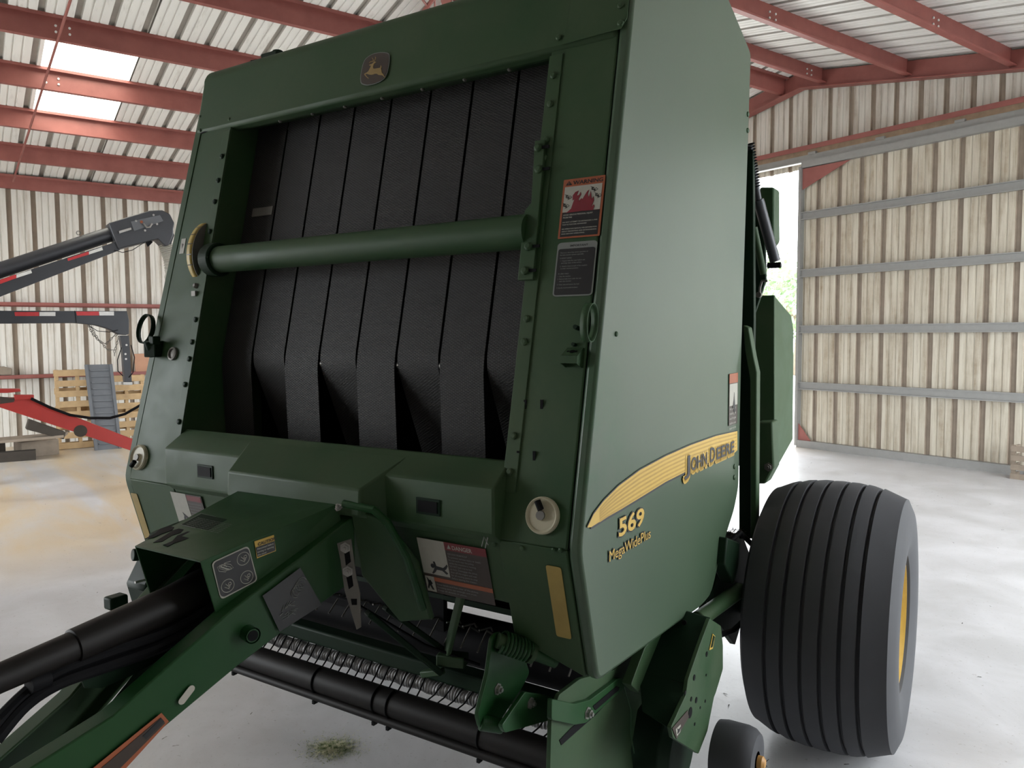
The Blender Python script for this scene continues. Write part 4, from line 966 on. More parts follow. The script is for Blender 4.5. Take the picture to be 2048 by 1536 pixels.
# right hand bracket with spring
def XP(px, x): return [BX(u, v, x) for u, v in px]
xb_ = -1.085
bq = XP([(985, 1275), (1000, 1264), (1018, 1268), (1045, 1300), (1060, 1345), (1045, 1375), (1002, 1440), (1000, 1462), (962, 1458), (955, 1430), (975, 1350)], xb_)
mb = MB(); mb.prism([Vector(p) for p in rounded([tuple(p) for p in bq], .012, 3)], (-.012, 0, 0)); bk = mb.build('spring_bracket', 'green_bright', baler, bevel=.003)
mb = MB(); mb.tube([BX(960, 1445, xb_-.01), BX(1005, 1452, xb_+.03)], .020, 20); mb.build('bracket_tube', 'green_bright', bk, bevel=.004)
mb = MB(); p = BX(995, 1378, xb_); hexbolt(mb, p, (1, 0, 0), .011, .010); mb.build('bolt', 'steel', bk)
A = BX(1002, 1283, -1.07); Bp = BX(1058, 1302, -1.02); dv = (Bp-A).normalized()
mb = MB(); u_ = dv.cross(Vector((0, 0, 1))).normalized(); v_ = dv.cross(u_); turns = 8
mb.tube([A+(Bp-A)*(k/(turns*12))+(u_*math.cos(2*PI*k/12)+v_*math.sin(2*PI*k/12))*.027 for k in range(turns*12+1)], .0042, 6); mb.build('coil_spring', 'green_bright', baler)
mb = MB(); mb.tube([A-dv*.01, Bp+dv*.01], .020, 16); mb.tube([Bp+dv*.0, Bp+dv*.012], .030, 20); mb.build('spring_core', 'green', baler)
mb = MB(); mb.tube([Bp, BX(1112, 1322, -.97)], .019, 18); mb.tube([BX(1100, 1312, -.98), BX(1112, 1322, -.965)], .012, 12); mb.build('spring_rod', 'green_bright', baler)
# link strap with slotted arm
def NX(px, x, t_, nm, mat, rr=.008):
    q = [Vector(p) for p in rounded([tuple(p) for p in XP(px, x)], rr, 3)]; mb = MB(); mb.prism(q, (-t_, 0, 0)); return mb.build(nm, mat, baler, bevel=.002)
lk = NX([(1003, 1452), (1050, 1384), (1105, 1392), (1103, 1440), (1010, 1466)], -1.02, .012, 'link_plate', 'green_bright')
mb = MB(); hexbolt(mb, BX(1061, 1406, -1.02), (1, 0, 0), .011, .010); mb.build('bolt', 'steel', lk)
ar = NX([(1104, 1398), (1150, 1408), (1180, 1400), (1240, 1355), (1252, 1362), (1248, 1378), (1200, 1420), (1172, 1446), (1150, 1450), (1103, 1440)], -.93, .014, 'slotted_arm', 'green_bright')
mb = MB(); q = XP([(1185, 1412), (1232, 1372), (1238, 1374), (1236, 1380), (1190, 1420)], -.93); mb.prism([p+Vector((.0012, 0, 0)) for p in q], (.001, 0, 0)); mb.build('slot', 'black', ar, smooth=False)
mb = MB(); hexbolt(mb, BX(1175, 1426, -.93), (1, 0, 0), .012, .012); mb.build('bolt', 'steel', ar)
# pickup end sheet
es = NX([(1103, 1440), (1118, 1390), (1160, 1358), (1230, 1340), (1300, 1255), (1352, 1250), (1330, 1340), (1275, 1420), (1262, 1500), (1280, 1640), (1090, 1640), (1100, 1540)], -.945, .012, 'pickup_end_sheet', 'green')
mb = MB(); q = XP([(1118, 1480), (1142, 1455), (1205, 1405), (1218, 1400), (1190, 1430), (1150, 1465), (1122, 1490)], -.945); mb.prism([p+Vector((.001, 0, 0)) for p in q], (.001, 0, 0)); mb.build('slot', 'black', es, smooth=False)
mb = MB(); mb.tube([BX(1245, 1360, -.944), BX(1262, 1420, -.944), BX(1262, 1470, -.944), BX(1275, 1540, -.944)], .002, 6); mb.build('rim_edge', 'green_bright', es)
# round housing right of the end sheet
mb = MB(); p = BX(1330, 1490, -.90); mb.lathe([(0, .06), (.12, .06), (.15, .03), (.155, -.03), (.155, -.12)], p, (1, 0, 0), 40); mb.build('drive_housing', 'green_dark', baler, bevel=.004)
hs = NX([(1278, 1385), (1262, 1370), (1290, 1295), (1318, 1262), (1340, 1280), (1335, 1300), (1300, 1395)], -.88, .03, 'side_flap', 'green')
# linkage cover right of the pickup
cv = [(1420, 1237), (1442, 1252), (1446, 1290), (1446, 1338), (1432, 1385), (1428, 1395), (1415, 1462), (1397, 1508), (1346, 1476), (1342, 1455), (1372, 1390), (1376, 1360), (1400, 1290)]
pf = [Vector(p) for p in rounded([tuple(p) for p in XP(cv, -.74)], .006, 3)]
mb = MB(); mb.prism(pf, (-.012, 0, 0)); cvp = mb.build('linkage_cover', 'green', baler, bevel=.003)
fq = [BX(*a, -.745) for a in ((1420, 1237), (1372, 1390))]
mb = MB(); T0 = BX(1420, 1237, -.745); T1 = BX(1374, 1370, -.745); T2 = BX(1345, 1462, -.745)
mb.prism([T0, T1, T1+Vector((-.16, .02, .0)), T0+Vector((-.13, .03, .0))], (0, .01, 0)); mb.prism([T1, T2, T2+Vector((-.10, .02, .02)), T1+Vector((-.16, .02, .0))], (0, .01, 0)); mb.build('cover_front', 'green_dark', cvp, bevel=.004)
p = BX(1380, 1256, -.80)
mb = MB(); mb.lathe([(0, .004), (.008, .004), (.008, .0), (0, 0)], T0.lerp(T1, .15)+Vector((-.075, .008, 0)), (0, -1, .1), 12); mb.build('bolt', 'black', cvp)
mb = MB()
for u, v, r in ((1413, 1308, .0085), (1388, 1355, .009), (1370, 1385, .006), (1392, 1400, .009), (1382, 1398, .007), (1410, 1402, .005), (1400, 1415, .004), (1380, 1425, .016), (1389, 1448, .005), (1412, 1350, .004)):
    pp = BX(u, v, -.74); mb.lathe([(0, .0016), (r, .0016), (r, .0006), (0, .0006)], pp, (1, 0, 0), 14)
mb.build('hole', 'black', cvp)
fr = frame((-.74, 0, 0), (0, 1, 0), (0, 0, -1))
q = [(p.y, -p.z) for p in XP([(1420, 1288), (1424, 1267), (1429, 1272), (1427, 1280), (1424, 1297), (1417, 1300)], -.74)]; flat('small_decal', fr, [q], 'yellow', cvp, .002)
q = [(p.y, -p.z) for p in XP([(1421.5, 1286), (1424.5, 1270), (1427.5, 1273), (1425.5, 1281), (1423, 1293), (1419.5, 1295)], -.74)]; flat('decal_field', fr, [q], 'green_dark', cvp, .0035)
q = [(p.y, -p.z) for p in XP([(1343, 1456), (1374, 1420), (1376, 1434), (1362, 1458), (1352, 1478)], -.74)]; dk = flat('side_warning_decal', fr, [q], 'brown', cvp, .002)
q = [(p.y, -p.z) for p in XP([(1349, 1458), (1359, 1448), (1358, 1463), (1351, 1472)], -.74)]; flat('picture_field', fr, [q], 'decal_white', dk, .0034)
q = [(p.y, -p.z) for p in XP([(1352, 1456), (1355, 1458), (1358, 1453), (1356, 1462), (1352, 1467), (1353, 1461)], -.74)]; flat('figure_symbol', fr, [q], 'ink', dk, .0046)
# gauge wheel
mb = MB(); gw = BX(1482, 1514, -.645); gw = Vector((-.66, 1.99, .135)) if False else gw
rg = .098
mb.lathe([(.03, .050), (rg*.62, .054), (rg*.82, .050), (rg*.95, .034), (rg, .012), (rg, -.05), (rg*.95, -.075), (rg*.6, -.08), (.03, -.07)], gw, (1, 0, 0), 48); g_ = mb.build('gauge_wheel', 'rubber', baler)
mb = MB(); mb.lathe([(.020, .052), (.020, .066), (.012, .074), (0, .076)], gw+Vector((0, 0, 0)), (1, 0, 0), 18); mb.build('hub_cap', 'hub_orange', g_)
print('gauge', gw)
# gearing between the side sheet and the tyre
mb = MB(); mb.tube([(-1.0, 3.12, .51), (-.55, 3.12, .51)], .06, 20); mb.tube([(-2.95, 3.12, .51), (-.6, 3.12, .51)], .05, 20); mb.build('axle', 'green_dark', baler)
ax_ = NX([(1450, 1062), (1485, 1070), (1500, 1110), (1497, 1200), (1470, 1290), (1440, 1250), (1400, 1235), (1430, 1170), (1440, 1110)], -.865, .02, 'axle_plate', 'green_dark')
mb = MB(); q = XP([(1455, 1075), (1480, 1085), (1478, 1130), (1468, 1170), (1450, 1130)], -.80); mb.prism(q, (-.05, 0, 0)); mb.build('bracket', 'green_dark', baler, bevel=.006)
mb = MB(); mb.tube([BX(1440, 1100, -.84), BX(1480, 1065, -.80), BX(1510, 1095, -.78)], .010, 10); mb.tube([BX(1500, 1230, -.80), BX(1465, 1262, -.80), BX(1440, 1270, -.80), BX(1400, 1262, -.82)], .010, 10); mb.build('hose', 'black', baler)
mb = MB(); mb.tube([BX(1395, 1240, -.84), BX(1480, 1180, -.80)], .028, 16); mb.build('pivot_tube', 'green', baler, bevel=.006)
# tuft of hay caught behind the side sheet
rng = random.Random(5); mb = MB(); p0 = BX(1467, 1068, -.84)
for k in range(60):
    a = p0+Vector((rng.uniform(-.02, .02), rng.uniform(-.05, .05), rng.uniform(-.01, .01))); mb.tube([a, a+Vector((rng.uniform(-.02, .02), rng.uniform(-.02, .02), rng.uniform(-.002, .018)))], .0008, 4)
mb.build('hay_tuft', 'dark_wood', baler)

# ---- wheels -------------------------------------------------------------------
TC = Vector((-.518, 3.165, .508)); RT = .508; HW = .243
def tyre_profile():
    P = []; ribs = 7
    P += [(.235, HW-.05), (.255, HW-.005), (.30, HW+.012), (.36, HW+.016), (.42, HW+.010), (.462, HW-.008)]
    top = lambda x: RT-.052*(abs(x)/HW)**2.6
    edges = [HW-.016-.0, .150, .094, .034, -.028, -.090, -.150, -HW+.016]
    gw_ = .0055
    P += [(top(edges[0])+.0, edges[0])]
    for e in edges[1:-1]:
        P += [(top(e), e+gw_*1.3), (top(e)-.018, e+gw_*.8), (top(e)-.018, e-gw_*.8), (top(e), e-gw_*1.3)]
        P += [(top(e-.028)+.001, e-.03)]
    P += [(top(edges[-1]), edges[-1]), (.462, -HW+.008), (.42, -HW-.010), (.36, -HW-.016), (.30, -HW-.012), (.255, -HW+.005), (.235, -HW+.05)]
    return P
def wheel(cx_, sgn):
    e = bpy.data.objects.new('wheel', None); COL.objects.link(e); e.parent = baler; e.location = Vector((cx_, TC.y, TC.z))-BASE; e['_o'] = (0, 0, 0); e['_z'] = 1
    if sgn < 0: e.rotation_euler = (0, 0, PI)
    mb = MB(); mb.lathe(tyre_profile(), (0, 0, 0), (1, 0, 0), 96); mb.build('tyre', 'rubber', e, ang=32)
    mb = MB(); mb.lathe([(.238, HW-.07), (.262, HW-.030), (.262, HW-.016), (.246, HW-.016), (.232, HW-.055), (.215, HW-.075), (.205, HW-.14), (.10, HW-.15), (.09, HW-.12), (.0, HW-.12)], (0, 0, 0), (1, 0, 0), 64); rm = mb.build('rim', 'yellow', e, ang=40)
    mb = MB()
    for k in range(8): th = 2*PI*k/8; hexbolt(mb, (HW-.15, .15*math.cos(th), .15*math.sin(th)), (1, 0, 0), .011, .014)
    mb.build('wheel_nut', 'dull_steel', rm)
    s_ = 'MULTI-RIB IMPLEMENT'
    for k, ch in enumerate(s_):
        if ch == ' ': continue
        th = math.radians(205-k*4.6) ; c2 = Vector((HW-.052, math.cos(th)*.228, math.sin(th)*.228))
        vv = Vector((0, -math.cos(th), -math.sin(th))); uu = Vector((0, math.sin(th), -math.cos(th)))
        cu = frame(c2, uu, vv); text('rim_text', cu, ch, 0, 0, .020, 'ink', rm, .004 if cu(0, 0, 1).x > cu(0, 0, 0).x else -.004)
    return e
wheel(TC.x, 1); wheel(2*BASE.x-TC.x, -1)

# ---- rear gate pieces seen past the side sheet -----------------------------------
post = [BX(u, v, -.80) for u, v in ((1492, 640), (1500, 700), (1512, 740), (1515, 800), (1513, 940), (1510, 1075))]
def vpoly(px, y, t_, nm, mat, bev=.004, par=None, rr=.0):
    q = [BY(u, v, y) for u, v in px]
    if rr: q = [Vector(p) for p in rounded([tuple(p) for p in q], rr, 4)]
    mb = MB(); mb.prism(q, (0, t_, 0)); return mb.build(nm, mat, par or baler, bevel=bev)
vpoly([(1486, 650), (1497, 655), (1507, 712), (1514, 745), (1512, 1078), (1501, 1078), (1500, 760), (1490, 700)], 2.98, .05, 'gate_post', 'green', .004)
vpoly([(1490, 300), (1506, 300), (1508, 640), (1501, 1078), (1478, 1078), (1478, 640)], 3.04, .03, 'gate_channel', 'green_dark', .003)
# gate side panel: deep, tapered box standing behind
gy = 3.55
gp = [(1500, 592), (1549, 590), (1587, 630), (1588, 660), (1586, 880), (1553, 942), (1548, 942), (1500, 945)]
q = [BY(u, v, gy) for u, v in [(1500, 592), (1549, 590), (1549, 946), (1500, 948)]]
mb = MB(); mb.prism(q, (0, .02, 0)); ga = mb.build('gate_panel_front', 'green', baler, bevel=.004)
x1 = q[1].x; z1, z0 = q[1].z, q[2].z
pts = [BX(u, v, x1) for u, v in ((1549, 590), (1583, 630), (1588, 662), (1586, 880), (1550, 944))]
mb = MB(); mb.prism(pts, (-.03, 0, 0)); mb.build('gate_side_panel', 'green', baler, bevel=.008)
mb = MB(); mb.box((-1.78, 4.0, 1.35), (1.5, .9, .85)); mb.build('rear_gate', 'green_dark', baler, bevel=.1)
sb = vpoly([(1510, 845), (1545, 843), (1548, 935), (1530, 968), (1512, 968)], 3.30, .10, 'tool_box', 'green', .008)
mb = MB(); hexbolt(mb, BY(1537, 934, 3.30), (0, -1, 0), .013, .012); mb.build('bolt', 'dull_steel', sb)
vpoly([(1519, 374), (1548, 374), (1549, 480), (1540, 492), (1519, 470)], 3.42, .10, 'upper_box', 'green', .008)
vpoly([(1495, 300), (1505, 330), (1530, 470), (1532, 560), (1512, 620), (1495, 660)], 3.30, .02, 'gate_web', 'green_dark', .004)
mb = MB(); mb.tube([BY(1499, 290, 3.05), BY(1502, 315, 3.08), BY(1517, 400, 3.12)], .013, 12); mb.tube([BY(1517, 400, 3.12), BY(1550, 522, 3.2)], .021, 18); cyl = mb.build('gate_cylinder', 'charcoal', baler)
mb = MB(); mb.tube([BY(1535, 531, 3.2), BY(1562, 530, 3.2)], .012, 14); mb.build('pin', 'black', cyl)
mb = MB(); pts = [BY(1500, 288, 3.04), BY(1512, 372, 3.10)]
for k in range(16):
    p = pts[0].lerp(pts[1], k/15); mb.lathe([(.013, -.002), (.015, 0), (.013, .002)], p+Vector((.004, 0, 0)), pts[1]-pts[0], 10)
mb.build('coil', 'black', cyl)
mb = MB(); mb.tube([BY(1508, 455, 3.2), BY(1527, 548, 3.25)], .014, 12); mb.build('gas_strut', 'green', baler)
mb = MB(); mb.tube([BY(1535, 562, 3.2), BY(1524, 562, 3.2), BY(1520, 575, 3.2), BY(1519, 590, 3.2)], .005, 8); mb.lathe([(.012, 0), (.012, .02), (0, .02)], BY(1519, 590, 3.21), (0, -1, 0), 12); mb.build('hook_rod', 'dull_steel', baler)
# ------------------------------------------------------------------ things along the left wall
def gx(px, x): return [GX(u, v, x) for u, v in px]
def slab(px, x, t_, nm, mat, par, bev=.003, rr=0):
    q = gx(px, x)
    if rr: q = [Vector(p) for p in rounded([tuple(p) for p in q], rr, 4)]
    mb = MB(); mb.prism(q, (-t_, 0, 0)); return mb.build(nm, mat, par, bevel=bev)
AX = -10.0
au = thing('grain_auger', 'dark grey slanted auger arm with curved discharge hood and red white tape', 'auger', GX(150, 890, AX)*1.0)
au.location.z = 0; au['_o'] = tuple(au.location)
mb = MB(); a, b = GX(-120, 580, AX-.12), GX(235, 464, AX-.12); mb.tube([a, b], .085, 28); tb = mb.build('auger_tube', 'charcoal', au)
MATS['charcoal'].node_tree.nodes['Principled BSDF'].inputs['Metallic'].default_value = .3
slab([(-120, 598), (236, 482), (240, 500), (-120, 640)], AX+.02, .10, 'frame_rail', 'charcoal', au)
slab([(217, 446), (262, 432), (300, 421), (325, 420), (340, 428), (349, 446), (347, 458), (347, 470), (338, 491), (330, 492), (316, 478), (300, 482), (238, 498), (226, 470)], AX+.06, .26, 'discharge_hood', 'charcoal', au, .012)
pl_ = slab([(262, 443), (320, 430), (327, 442), (268, 462)], AX+.075, .012, 'cover_plate', 'slate', au, .002)
slab([(238, 462), (262, 455), (263, 459), (239, 467)], AX+.095, .02, 'latch_bar', 'steel', au, .002)
mb = MB(); mb.tube(gx([(287, 447), (293, 455), (300, 454), (304, 447)], AX+.10), .010, 8); mb.build('handle', 'steel', pl_)
mb = MB(); p = GX(283, 444, AX+.078); mb.lathe([(.016, 0), (.016, .01), (0, .012)], p, (1, 0, 0), 12); mb.build('knob', 'orange', pl_)
for u, v in ((272, 442), (307, 430), (314, 448), (290, 461)):
    mb = MB(); hexbolt(mb, GX(u, v, AX+.077), (1, 0, 0), .009, .008); mb.build('bolt', 'steel', pl_)
mb = MB(); mb.prism(gx([(322, 481), (342, 489), (349, 470), (344, 462), (322, 462)], AX+.03), (-.2, 0, 0)); mb.build('chute', 'charcoal', au, bevel=.004)
pts = [GX(u, v, AX-.08) for u, v in ((330, 488), (336, 503), (341, 520), (344, 540), (344, 600))]; prof = []
out = []; rs = []
for i in range(len(pts)-1):
    for k in range(8): out.append(pts[i].lerp(pts[i+1], k/8)); rs.append(.085 if (len(out) % 2) else .074)
mb = MB(); mb.tube(out, rs, 18); mb.build('flexible_spout', 'decal_white', au, ang=10)
for px, m_ in (([(0, 560), (32, 549), (33, 556), (0, 568)], 'tape_red'), ([(33, 549), (62, 540), (64, 546), (33, 556)], 'tape_white'), ([(135, 517), (177, 503), (178, 509), (136, 522)], 'tape_red'), ([(178, 503), (204, 494), (206, 500), (178, 509)], 'tape_white')):
    slab(px, AX+.026, .004, 'reflective_tape', m_, au, 0)
mb = MB(); c_ = GX(157, 466, AX-.1); mb.tube([c_+Vector((0, .022*math.cos(k*PI/6), .022*math.sin(k*PI/6))) for k in range(12)], .005, 6, closed=True); mb.build('lifting_eye', 'dull_steel', au)
mb = MB(); mb.tube(gx([(228, 500), (245, 505), (265, 500), (290, 484)], AX+.05), .004, 6); mb.build('wire', 'black', au)
slab([(292, 484), (300, 480), (306, 484), (296, 494)], AX+.05, .03, 'sensor', 'black', au)
for x_, u in ((AX-.1, -60),):
    mb = MB(); top = GX(-90, 610, AX-.05); mb.bar(top, (top.x, top.y, 0), .08, .08, (0, 1, 0)); mb.build('leg', 'charcoal', au)
mb = MB(); top = GX(-40, 590, AX-.05); mb.bar(top, (top.x, top.y+.0, 0), .08, .08, (0, 1, 0)); mb.build('leg', 'charcoal', au)

GXX = -10.4
gn = thing('gooseneck_trailer', 'black gooseneck trailer beam with red and white tape, chains and coupler post', 'trailer', (GXX, .6, 0))
slab([(-140, 621), (243, 622), (254, 622), (258, 640), (258, 668), (252, 670), (238, 669), (215, 657), (190, 650), (150, 646), (-140, 648)], GXX+.08, .18, 'beam', 'charcoal', gn, .006)
slab([(149, 621), (152, 646), (153, 646), (150, 621)], GXX+.084, .005, 'seam', 'black', gn, 0)
for px, m_ in (([(29, 624), (78, 624), (78, 632), (30, 632)], 'tape_red'), ([(79, 624), (111, 624), (111, 632), (79, 632)], 'tape_white'), ([(152, 623), (198, 623), (198, 631), (154, 631)], 'tape_red'), ([(198, 623), (228, 623), (228, 631), (199, 631)], 'tape_white')):
    slab(px, GXX+.086, .004, 'reflective_tape', m_, gn, 0)
cp = slab([(240, 671), (258, 671), (264, 766), (250, 768), (245, 700)], GXX+.05, .14, 'coupler_post', 'charcoal', gn, .004)
slab([(247, 764), (265, 764), (265, 770), (247, 770)], GXX+.06, .16, 'foot_plate', 'steel', cp, .003)
for u, v in ((251, 708), (252, 718), (253, 690)):
    mb = MB(); mb.lathe([(0, .002), (.012, .002), (.012, 0), (0, 0)], GX(u, v, GXX+.052), (1, 0, 0), 12); mb.build('pin_hole', 'tape_white', cp)
mb = MB(); mb.tube(gx([(243, 695), (235, 720), (236, 742), (246, 752)], GXX+.06), .006, 6); mb.build('wire', 'black', gn)
mb = MB(); mb.tube(gx([(262, 690), (269, 715), (266, 745), (258, 755)], GXX+.06), .006, 6); mb.build('wire', 'black', gn)
def chain(px, x, nm, par):
    P = gx(px, x); out = []
    for a, b in zip(P[:-1], P[1:]):
        n_ = max(1, int((b-a).length/.030))
        for k in range(n_): out.append((a.lerp(b, k/n_), a.lerp(b, (k+1)/n_)))
    mb = MB()
    for i, (a, b) in enumerate(out):
        d = (b-a).normalized(); s_ = Vector((1, 0, 0)) if i % 2 else d.cross(Vector((1, 0, 0))).normalized(); c_ = (a+b)/2
        mb.tube([c_+d*.020*math.cos(k*PI/4)+s_*.010*math.sin(k*PI/4) for k in range(8)], .004, 5, closed=True)
    return mb.build(nm, 'dull_steel', par)
chain([(176, 649), (185, 668), (200, 684), (212, 688), (228, 672), (236, 668)], GXX+.05, 'safety_chain', gn)
chain([(180, 650), (195, 676), (215, 700), (230, 700), (238, 672)], GXX+.08, 'safety_chain', gn)
chain([(229, 700), (229, 712)], GXX+.08, 'chain_hook', gn)
mb = MB(); mb.tube(gx([(176, 650), (195, 662), (220, 664), (236, 660)], GXX+.1), .004, 6); mb.build('wire', 'black', gn)
mb = MB(); mb.box((GXX, -1.2, .9), (.12, .12, 1.8)); mb.build('leg', 'charcoal', gn)

RX_ = -9.0
rd = thing('implement_tongue', 'sloping red steel implement tongue with a round hole, resting low beside the baler', 'tongue', (RX_, 1.0, 0))
slab([(-60, 774), (0, 795), (62, 797), (70, 803), (269, 880), (300, 893), (300, 915), (255, 899), (0, 815), (-60, 800)], RX_, .12, 'beam', 'red_paint', rd, .006)
slab([(-40, 778), (40, 778), (42, 783), (15, 786), (-40, 786)], RX_-.02, .12, 'top_plate', 'red_paint', rd, .003)
slab([(28, 790), (68, 790), (68, 798), (30, 800)], RX_+.03, .10, 'lug', 'red_paint', rd, .003)
mb = MB(); p = GX(161, 862, RX_+.002); mb.lathe([(0, .002), (.062, .002), (.062, 0), (0, 0)], p, (1, 0, 0), 20); mb.build('hole', 'dark_wood', rd)
slab([(0, 793), (30, 797), (28, 804), (0, 808)], RX_+.004, .01, 'slot', 'brown', rd, 0)
for yy in (.05, 1.42):
    p = Vector((RX_-.06, yy, 0)); 
    if yy < 1: mb = MB(); mb.box((RX_-.06, yy, .45), (.08, .08, .90)); mb.build('stand', 'red_paint', rd)
    else: mb = MB(); mb.box((RX_-.06, 1.75, .19), (.08, .08, .38)); mb.build('stand', 'red_paint', rd)
hs_ = [(62, 797), (100, 815), (140, 830), (180, 836), (220, 836), (250, 828), (285, 808), (300, 790)]
P = gx(hs_, RX_+.05); mb = MB(); mb.tube(P, .014, 8); tag(mb.build('hydraulic_hose', 'black'), 'black rubber hose sagging above the red tongue beam', 'hose')

# pallets standing against the wall
def pallet(lab, x, y0, wd, ht, thick=.13, z0=0.0, lean=.06):
    t_ = thing('wooden_pallet', lab, 'pallet', (x, y0+wd/2, 0), 0, 'wooden pallets by the left wall')
    R = Matrix.Rotation(-lean, 3, 'Y')
    def pt(a, h, d): q = Vector((x+d, y0+a, z0))+R @ Vector((0, 0, h)); return q
    for a in (0.03, wd/2, wd-.03):
        mb = MB(); mb.bar(pt(a, 0, 0), pt(a, ht, 0), .045, .09, (1, 0, 0)); mb.build('stringer', 'wood', t_, bevel=.003)
    n_ = 8
    for s_, nn in ((1, n_), (-1, 5)):
        for k in range(nn):
            h = .05+(ht-.10)*k/(nn-1); a_, b_ = pt(0, h, s_*.055), pt(wd, h, s_*.055)
            mb = MB(); mb.bar(a_, b_, .018, .088, (0, 0, 1)); mb.build('deck_board', 'wood', t_, bevel=.002)
    return t_
pallet('pale wooden pallet standing left of the grey slatted panel', -12.62, 1.13, .58, 1.14)
pallet('pale wooden pallet standing right of the grey slatted panel, set lower', -12.50, 1.78, .50, 1.04)
gp_ = thing('slatted_panel', 'grey plastic slatted panel leaning on the wooden pallets', 'panel', (-12.25, 1.72, 0))
q = [GX(u, v, -12.3) for u, v in ((174, 730), (224, 729), (238, 896), (190, 896))]
q = [Vector((-12.42, q[0].y, q[0].z)), Vector((-12.42, q[1].y, q[1].z)), Vector((-12.2, q[2].y, .0)), Vector((-12.2, q[3].y, .0))]
mb = MB(); mb.prism(q, (-.02, 0, 0)); mb.build('sheet', 'slate', gp_)
nq = (q[1]-q[0]).cross(q[3]-q[0]).normalized(); nq = nq if nq.x > 0 else -nq
for k in range(13):
    f_ = .07+.86*k/12; a_ = q[0].lerp(q[3], f_)+(q[1]-q[0])*.14*1; b_ = q[1].lerp(q[2], f_)-(q[1]-q[0])*.12
    mb = MB(); mb.bar(a_+nq*.012, b_+nq*.012, .020, .012, nq); mb.build('slat', 'slate', gp_, bevel=.003, smooth=False)
for a_, b_ in ((q[0], q[3]), (q[1], q[2])):
    mb = MB(); mb.bar(a_+nq*.01, b_+nq*.01, .04, .03, nq); mb.build('side_rim', 'slate', gp_, bevel=.003)
mb = MB(); qq = [GX(u, v, -13.24) for u, v in ((268, 708), (312, 706), (312, 750), (272, 750))]; mb.prism(qq, (-.03, 0, 0)); tag(mb.build('tan_board', 'card', bevel=.002), 'tan board resting on the wall girt behind the coupler post', 'board')
mb = MB(); qq = gx([(-30, 735), (8, 733), (24, 737), (24, 750), (-30, 750)], -13.22); mb.prism(qq, (-.1, 0, 0)); tag(mb.build('wood_block', 'old_wood', bevel=.01), 'weathered timber block lying on the wall girt at the left edge', 'wood block')
# planks on the floor
def beam_px(a, b, x, wd, ht, nm, mat, lab, cat, grp=None, z=None):
    p, q_ = GX(*a, x), GX(*b, x)
    if z is not None: p.z = q_.z = z
    mb = MB(); mb.bar(p, q_, wd, ht); o = mb.build(nm, mat, bevel=.004); return tag(o, lab, cat, grp)
mb = MB(); mb.bar((-12.1, -.2, .24), (-11.8, 1.16, .30), .42, .035); tag(mb.build('plank', 'old_wood', bevel=.004), 'wide grey plank laid across timbers at the left edge', 'plank', 'timber on the floor by the left wall')
mb = MB(); mb.box((-11.85, .36, .065), (.12, .9, .13), Matrix.Rotation(-.10, 3, 'Z')); tag(mb.build('timber', 'dark_wood', bevel=.004), 'dark square timber on the floor in front of the plank', 'timber', 'timber on the floor by the left wall')
mb = MB(); mb.box((-12.25, .85, .105), (.35, .45, .21), Matrix.Rotation(.2, 3, 'Z')); tag(mb.build('timber', 'old_wood', bevel=.006), 'weathered timber block under the right end of the plank', 'timber', 'timber on the floor by the left wall')
mb = MB(); mb.box((-12.4, .3, .105), (.2, .4, .21)); tag(mb.build('timber', 'dark_wood', bevel=.006), 'dark timber block under the left end of the plank', 'timber', 'timber on the floor by the left wall')
P = gx([(58, 842), (132, 868), (128, 882), (52, 862)], -11.62); P = [p+Vector((0, 0, .02)) for p in P]; mb = MB(); mb.prism(P, (-.18, 0, 0)); tag(mb.build('rubber_block', 'dark_wood', bevel=.01), 'dark slanting block lying on the plank under the red beam', 'block')
# crate at the right edge of the picture
cr = thing('wooden_crate', 'small weathered slatted crate at the foot of the sliding door', 'crate', (-3.38, 9.3, 0))
for z in (.03, .13, .23, .33):
    mb = MB(); mb.box((-3.3, 9.22, z), (.44, .02, .06)); mb.build('slat', 'old_wood', cr); 
    mb = MB(); mb.box((-3.51, 9.32, z), (.02, .18, .06)); mb.build('slat', 'old_wood', cr)
for x in (-3.50, -3.1):
    mb = MB(); mb.box((x, 9.24, .185), (.04, .02, .37)); mb.build('post', 'old_wood', cr)
# chaff swept on the floor, crumbs elsewhere
c_ = GZ(665, 1498, 0); rng = random.Random(11); mb = MB()
def blade(mb, p, L, wd, a, up):
    d = Vector((math.cos(a), math.sin(a), 0)); s_ = Vector((-d.y, d.x, 0))*wd
    q = p+d*L+Vector((0, 0, up)); mb.add([p-s_, p+s_, q+s_*.6, q-s_*.6, p+(q-p)*.5+Vector((0, 0, .002))], [(0, 1, 2, 3), (0, 1, 4), (2, 3, 4)])
ex = Vector((math.cos(YG), math.sin(YG), 0)); ey = Vector((-math.sin(YG), math.cos(YG), 0))
for k in range(2600):
    r = abs(rng.gauss(0, 1)); a = rng.uniform(0, 2*PI); p = c_+ex*(r*math.cos(a)*.050)+ey*(r*math.sin(a)*.038)
    p.z = .001+max(0, .014*(1-r/1.6))*rng.random(); blade(mb, p, rng.uniform(.004, .016), rng.uniform(.0005, .0012), rng.uniform(0, 2*PI), rng.uniform(-.001, .006))
for k in range(500):
    p = c_+ex*rng.gauss(0, .06)+ey*rng.gauss(.015, .05); p.z = .001; blade(mb, p, rng.uniform(.004, .014), .0007, rng.uniform(0, 2*PI), .002)
o = mb.build('hay_chaff', 'chaff', smooth=False, origin=(c_.x, c_.y, 0), fixn=False); tag(o, 'small scattered heap of green hay chaff on the concrete', 'chaff', kind='stuff')
mb = MB()
for k in range(420):
    p = Vector((rng.uniform(-11, .5), rng.uniform(.6, 9), .001)); blade(mb, p, rng.uniform(.006, .03), rng.uniform(.001, .003), rng.uniform(0, 2*PI), .003)
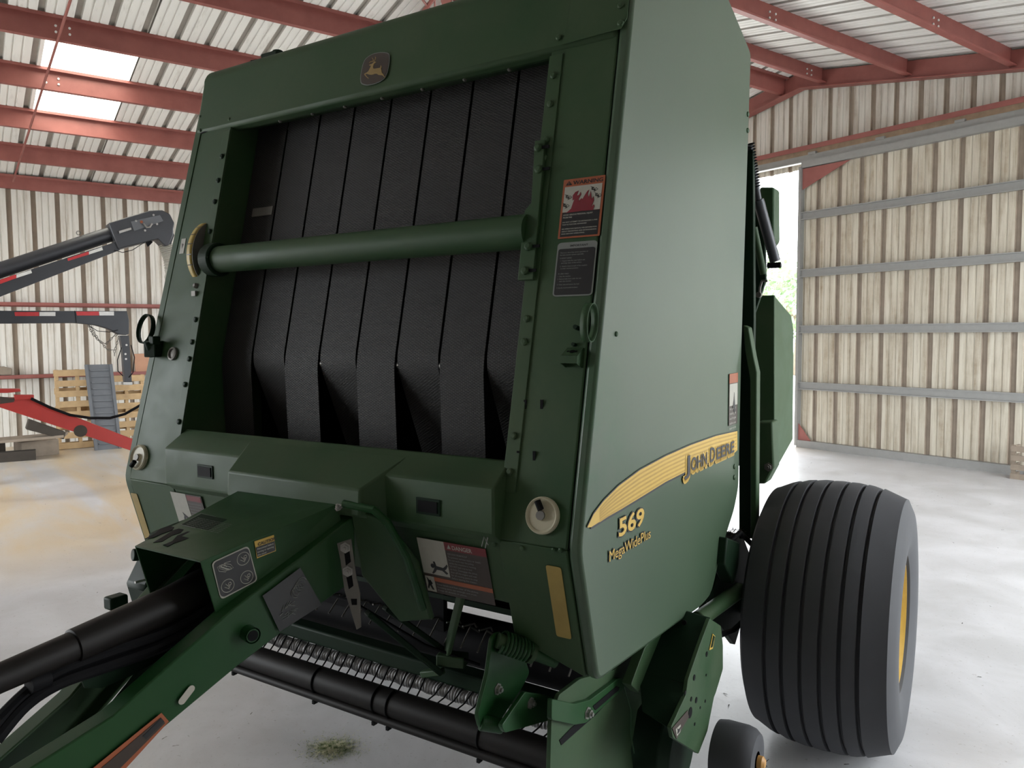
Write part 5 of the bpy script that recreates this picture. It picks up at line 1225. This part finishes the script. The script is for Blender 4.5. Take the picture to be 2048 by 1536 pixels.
o = mb.build('floor_litter', 'dark_wood', smooth=False, fixn=False); tag(o, 'tiny dark straw crumbs scattered over the concrete floor', 'litter', kind='stuff')
# trees outside the doorway
def tree(cx_, cy_, h, r, lab, seed):
    t_ = thing('leafy_tree', lab, 'tree', (cx_, cy_, -.02), 0, 'trees beyond the doorway')
    rng = random.Random(seed); mb = MB(); mb.tube([(cx_, cy_, -.02), (cx_+.1, cy_, h*.35), (cx_-.1, cy_+.1, h*.7)], [.28, .22, .1], 10)
    for k in range(5): a = k*1.3; mb.tube([(cx_, cy_, h*.32+.2*k), (cx_+math.cos(a)*r*.6, cy_+math.sin(a)*r*.6, h*.5+.25*k)], [.09, .03], 6)
    mb.build('trunk', 'bark', t_)
    mb = MB()
    for k in range(2600):
        d = Vector((rng.gauss(0, 1), rng.gauss(0, 1), rng.gauss(0, 1))).normalized()*r*(.55+.45*rng.random())
        c2 = Vector((cx_, cy_, h*.62))+Vector((d.x, d.y, d.z*.85*h/(2.4*r)))
        if math.sin(d.x*2.1)+math.sin(d.y*1.9)+math.sin(d.z*2.4) < -.9: continue
        n1 = Vector((rng.uniform(-1, 1), rng.uniform(-1, 1), rng.uniform(-1, 1))).normalized(); n2 = n1.orthogonal().normalized(); n3 = n1.cross(n2)
        s_ = rng.uniform(.07, .16); mb.add([c2-n2*s_, c2+n3*s_*.6, c2+n2*s_, c2-n3*s_*.6], [(0, 1, 2, 3)])
    mb.build('foliage', 'leaf', t_, smooth=False, fixn=False)
q = GY(1600, 640, 26); tree(q.x, 26, 4.6, 2.3, 'pale green leafy tree just beyond the doorway, nearest the sliding door', 1)
q = GY(1500, 640, 33); tree(q.x, 33, 6.5, 3.2, 'larger leafy tree farther out behind the baler', 2)
mb = MB(); mb.box((-12, 46, -.035), (50, 20, .02)); o = struct(mb.build('lawn', 'grassland')); o['kind'] = 'stuff'; o['label'] = 'bright grass beyond the concrete yard'
for o in bpy.data.objects:
    for k in ('_o', '_b'):
        if k in o: del o[k]
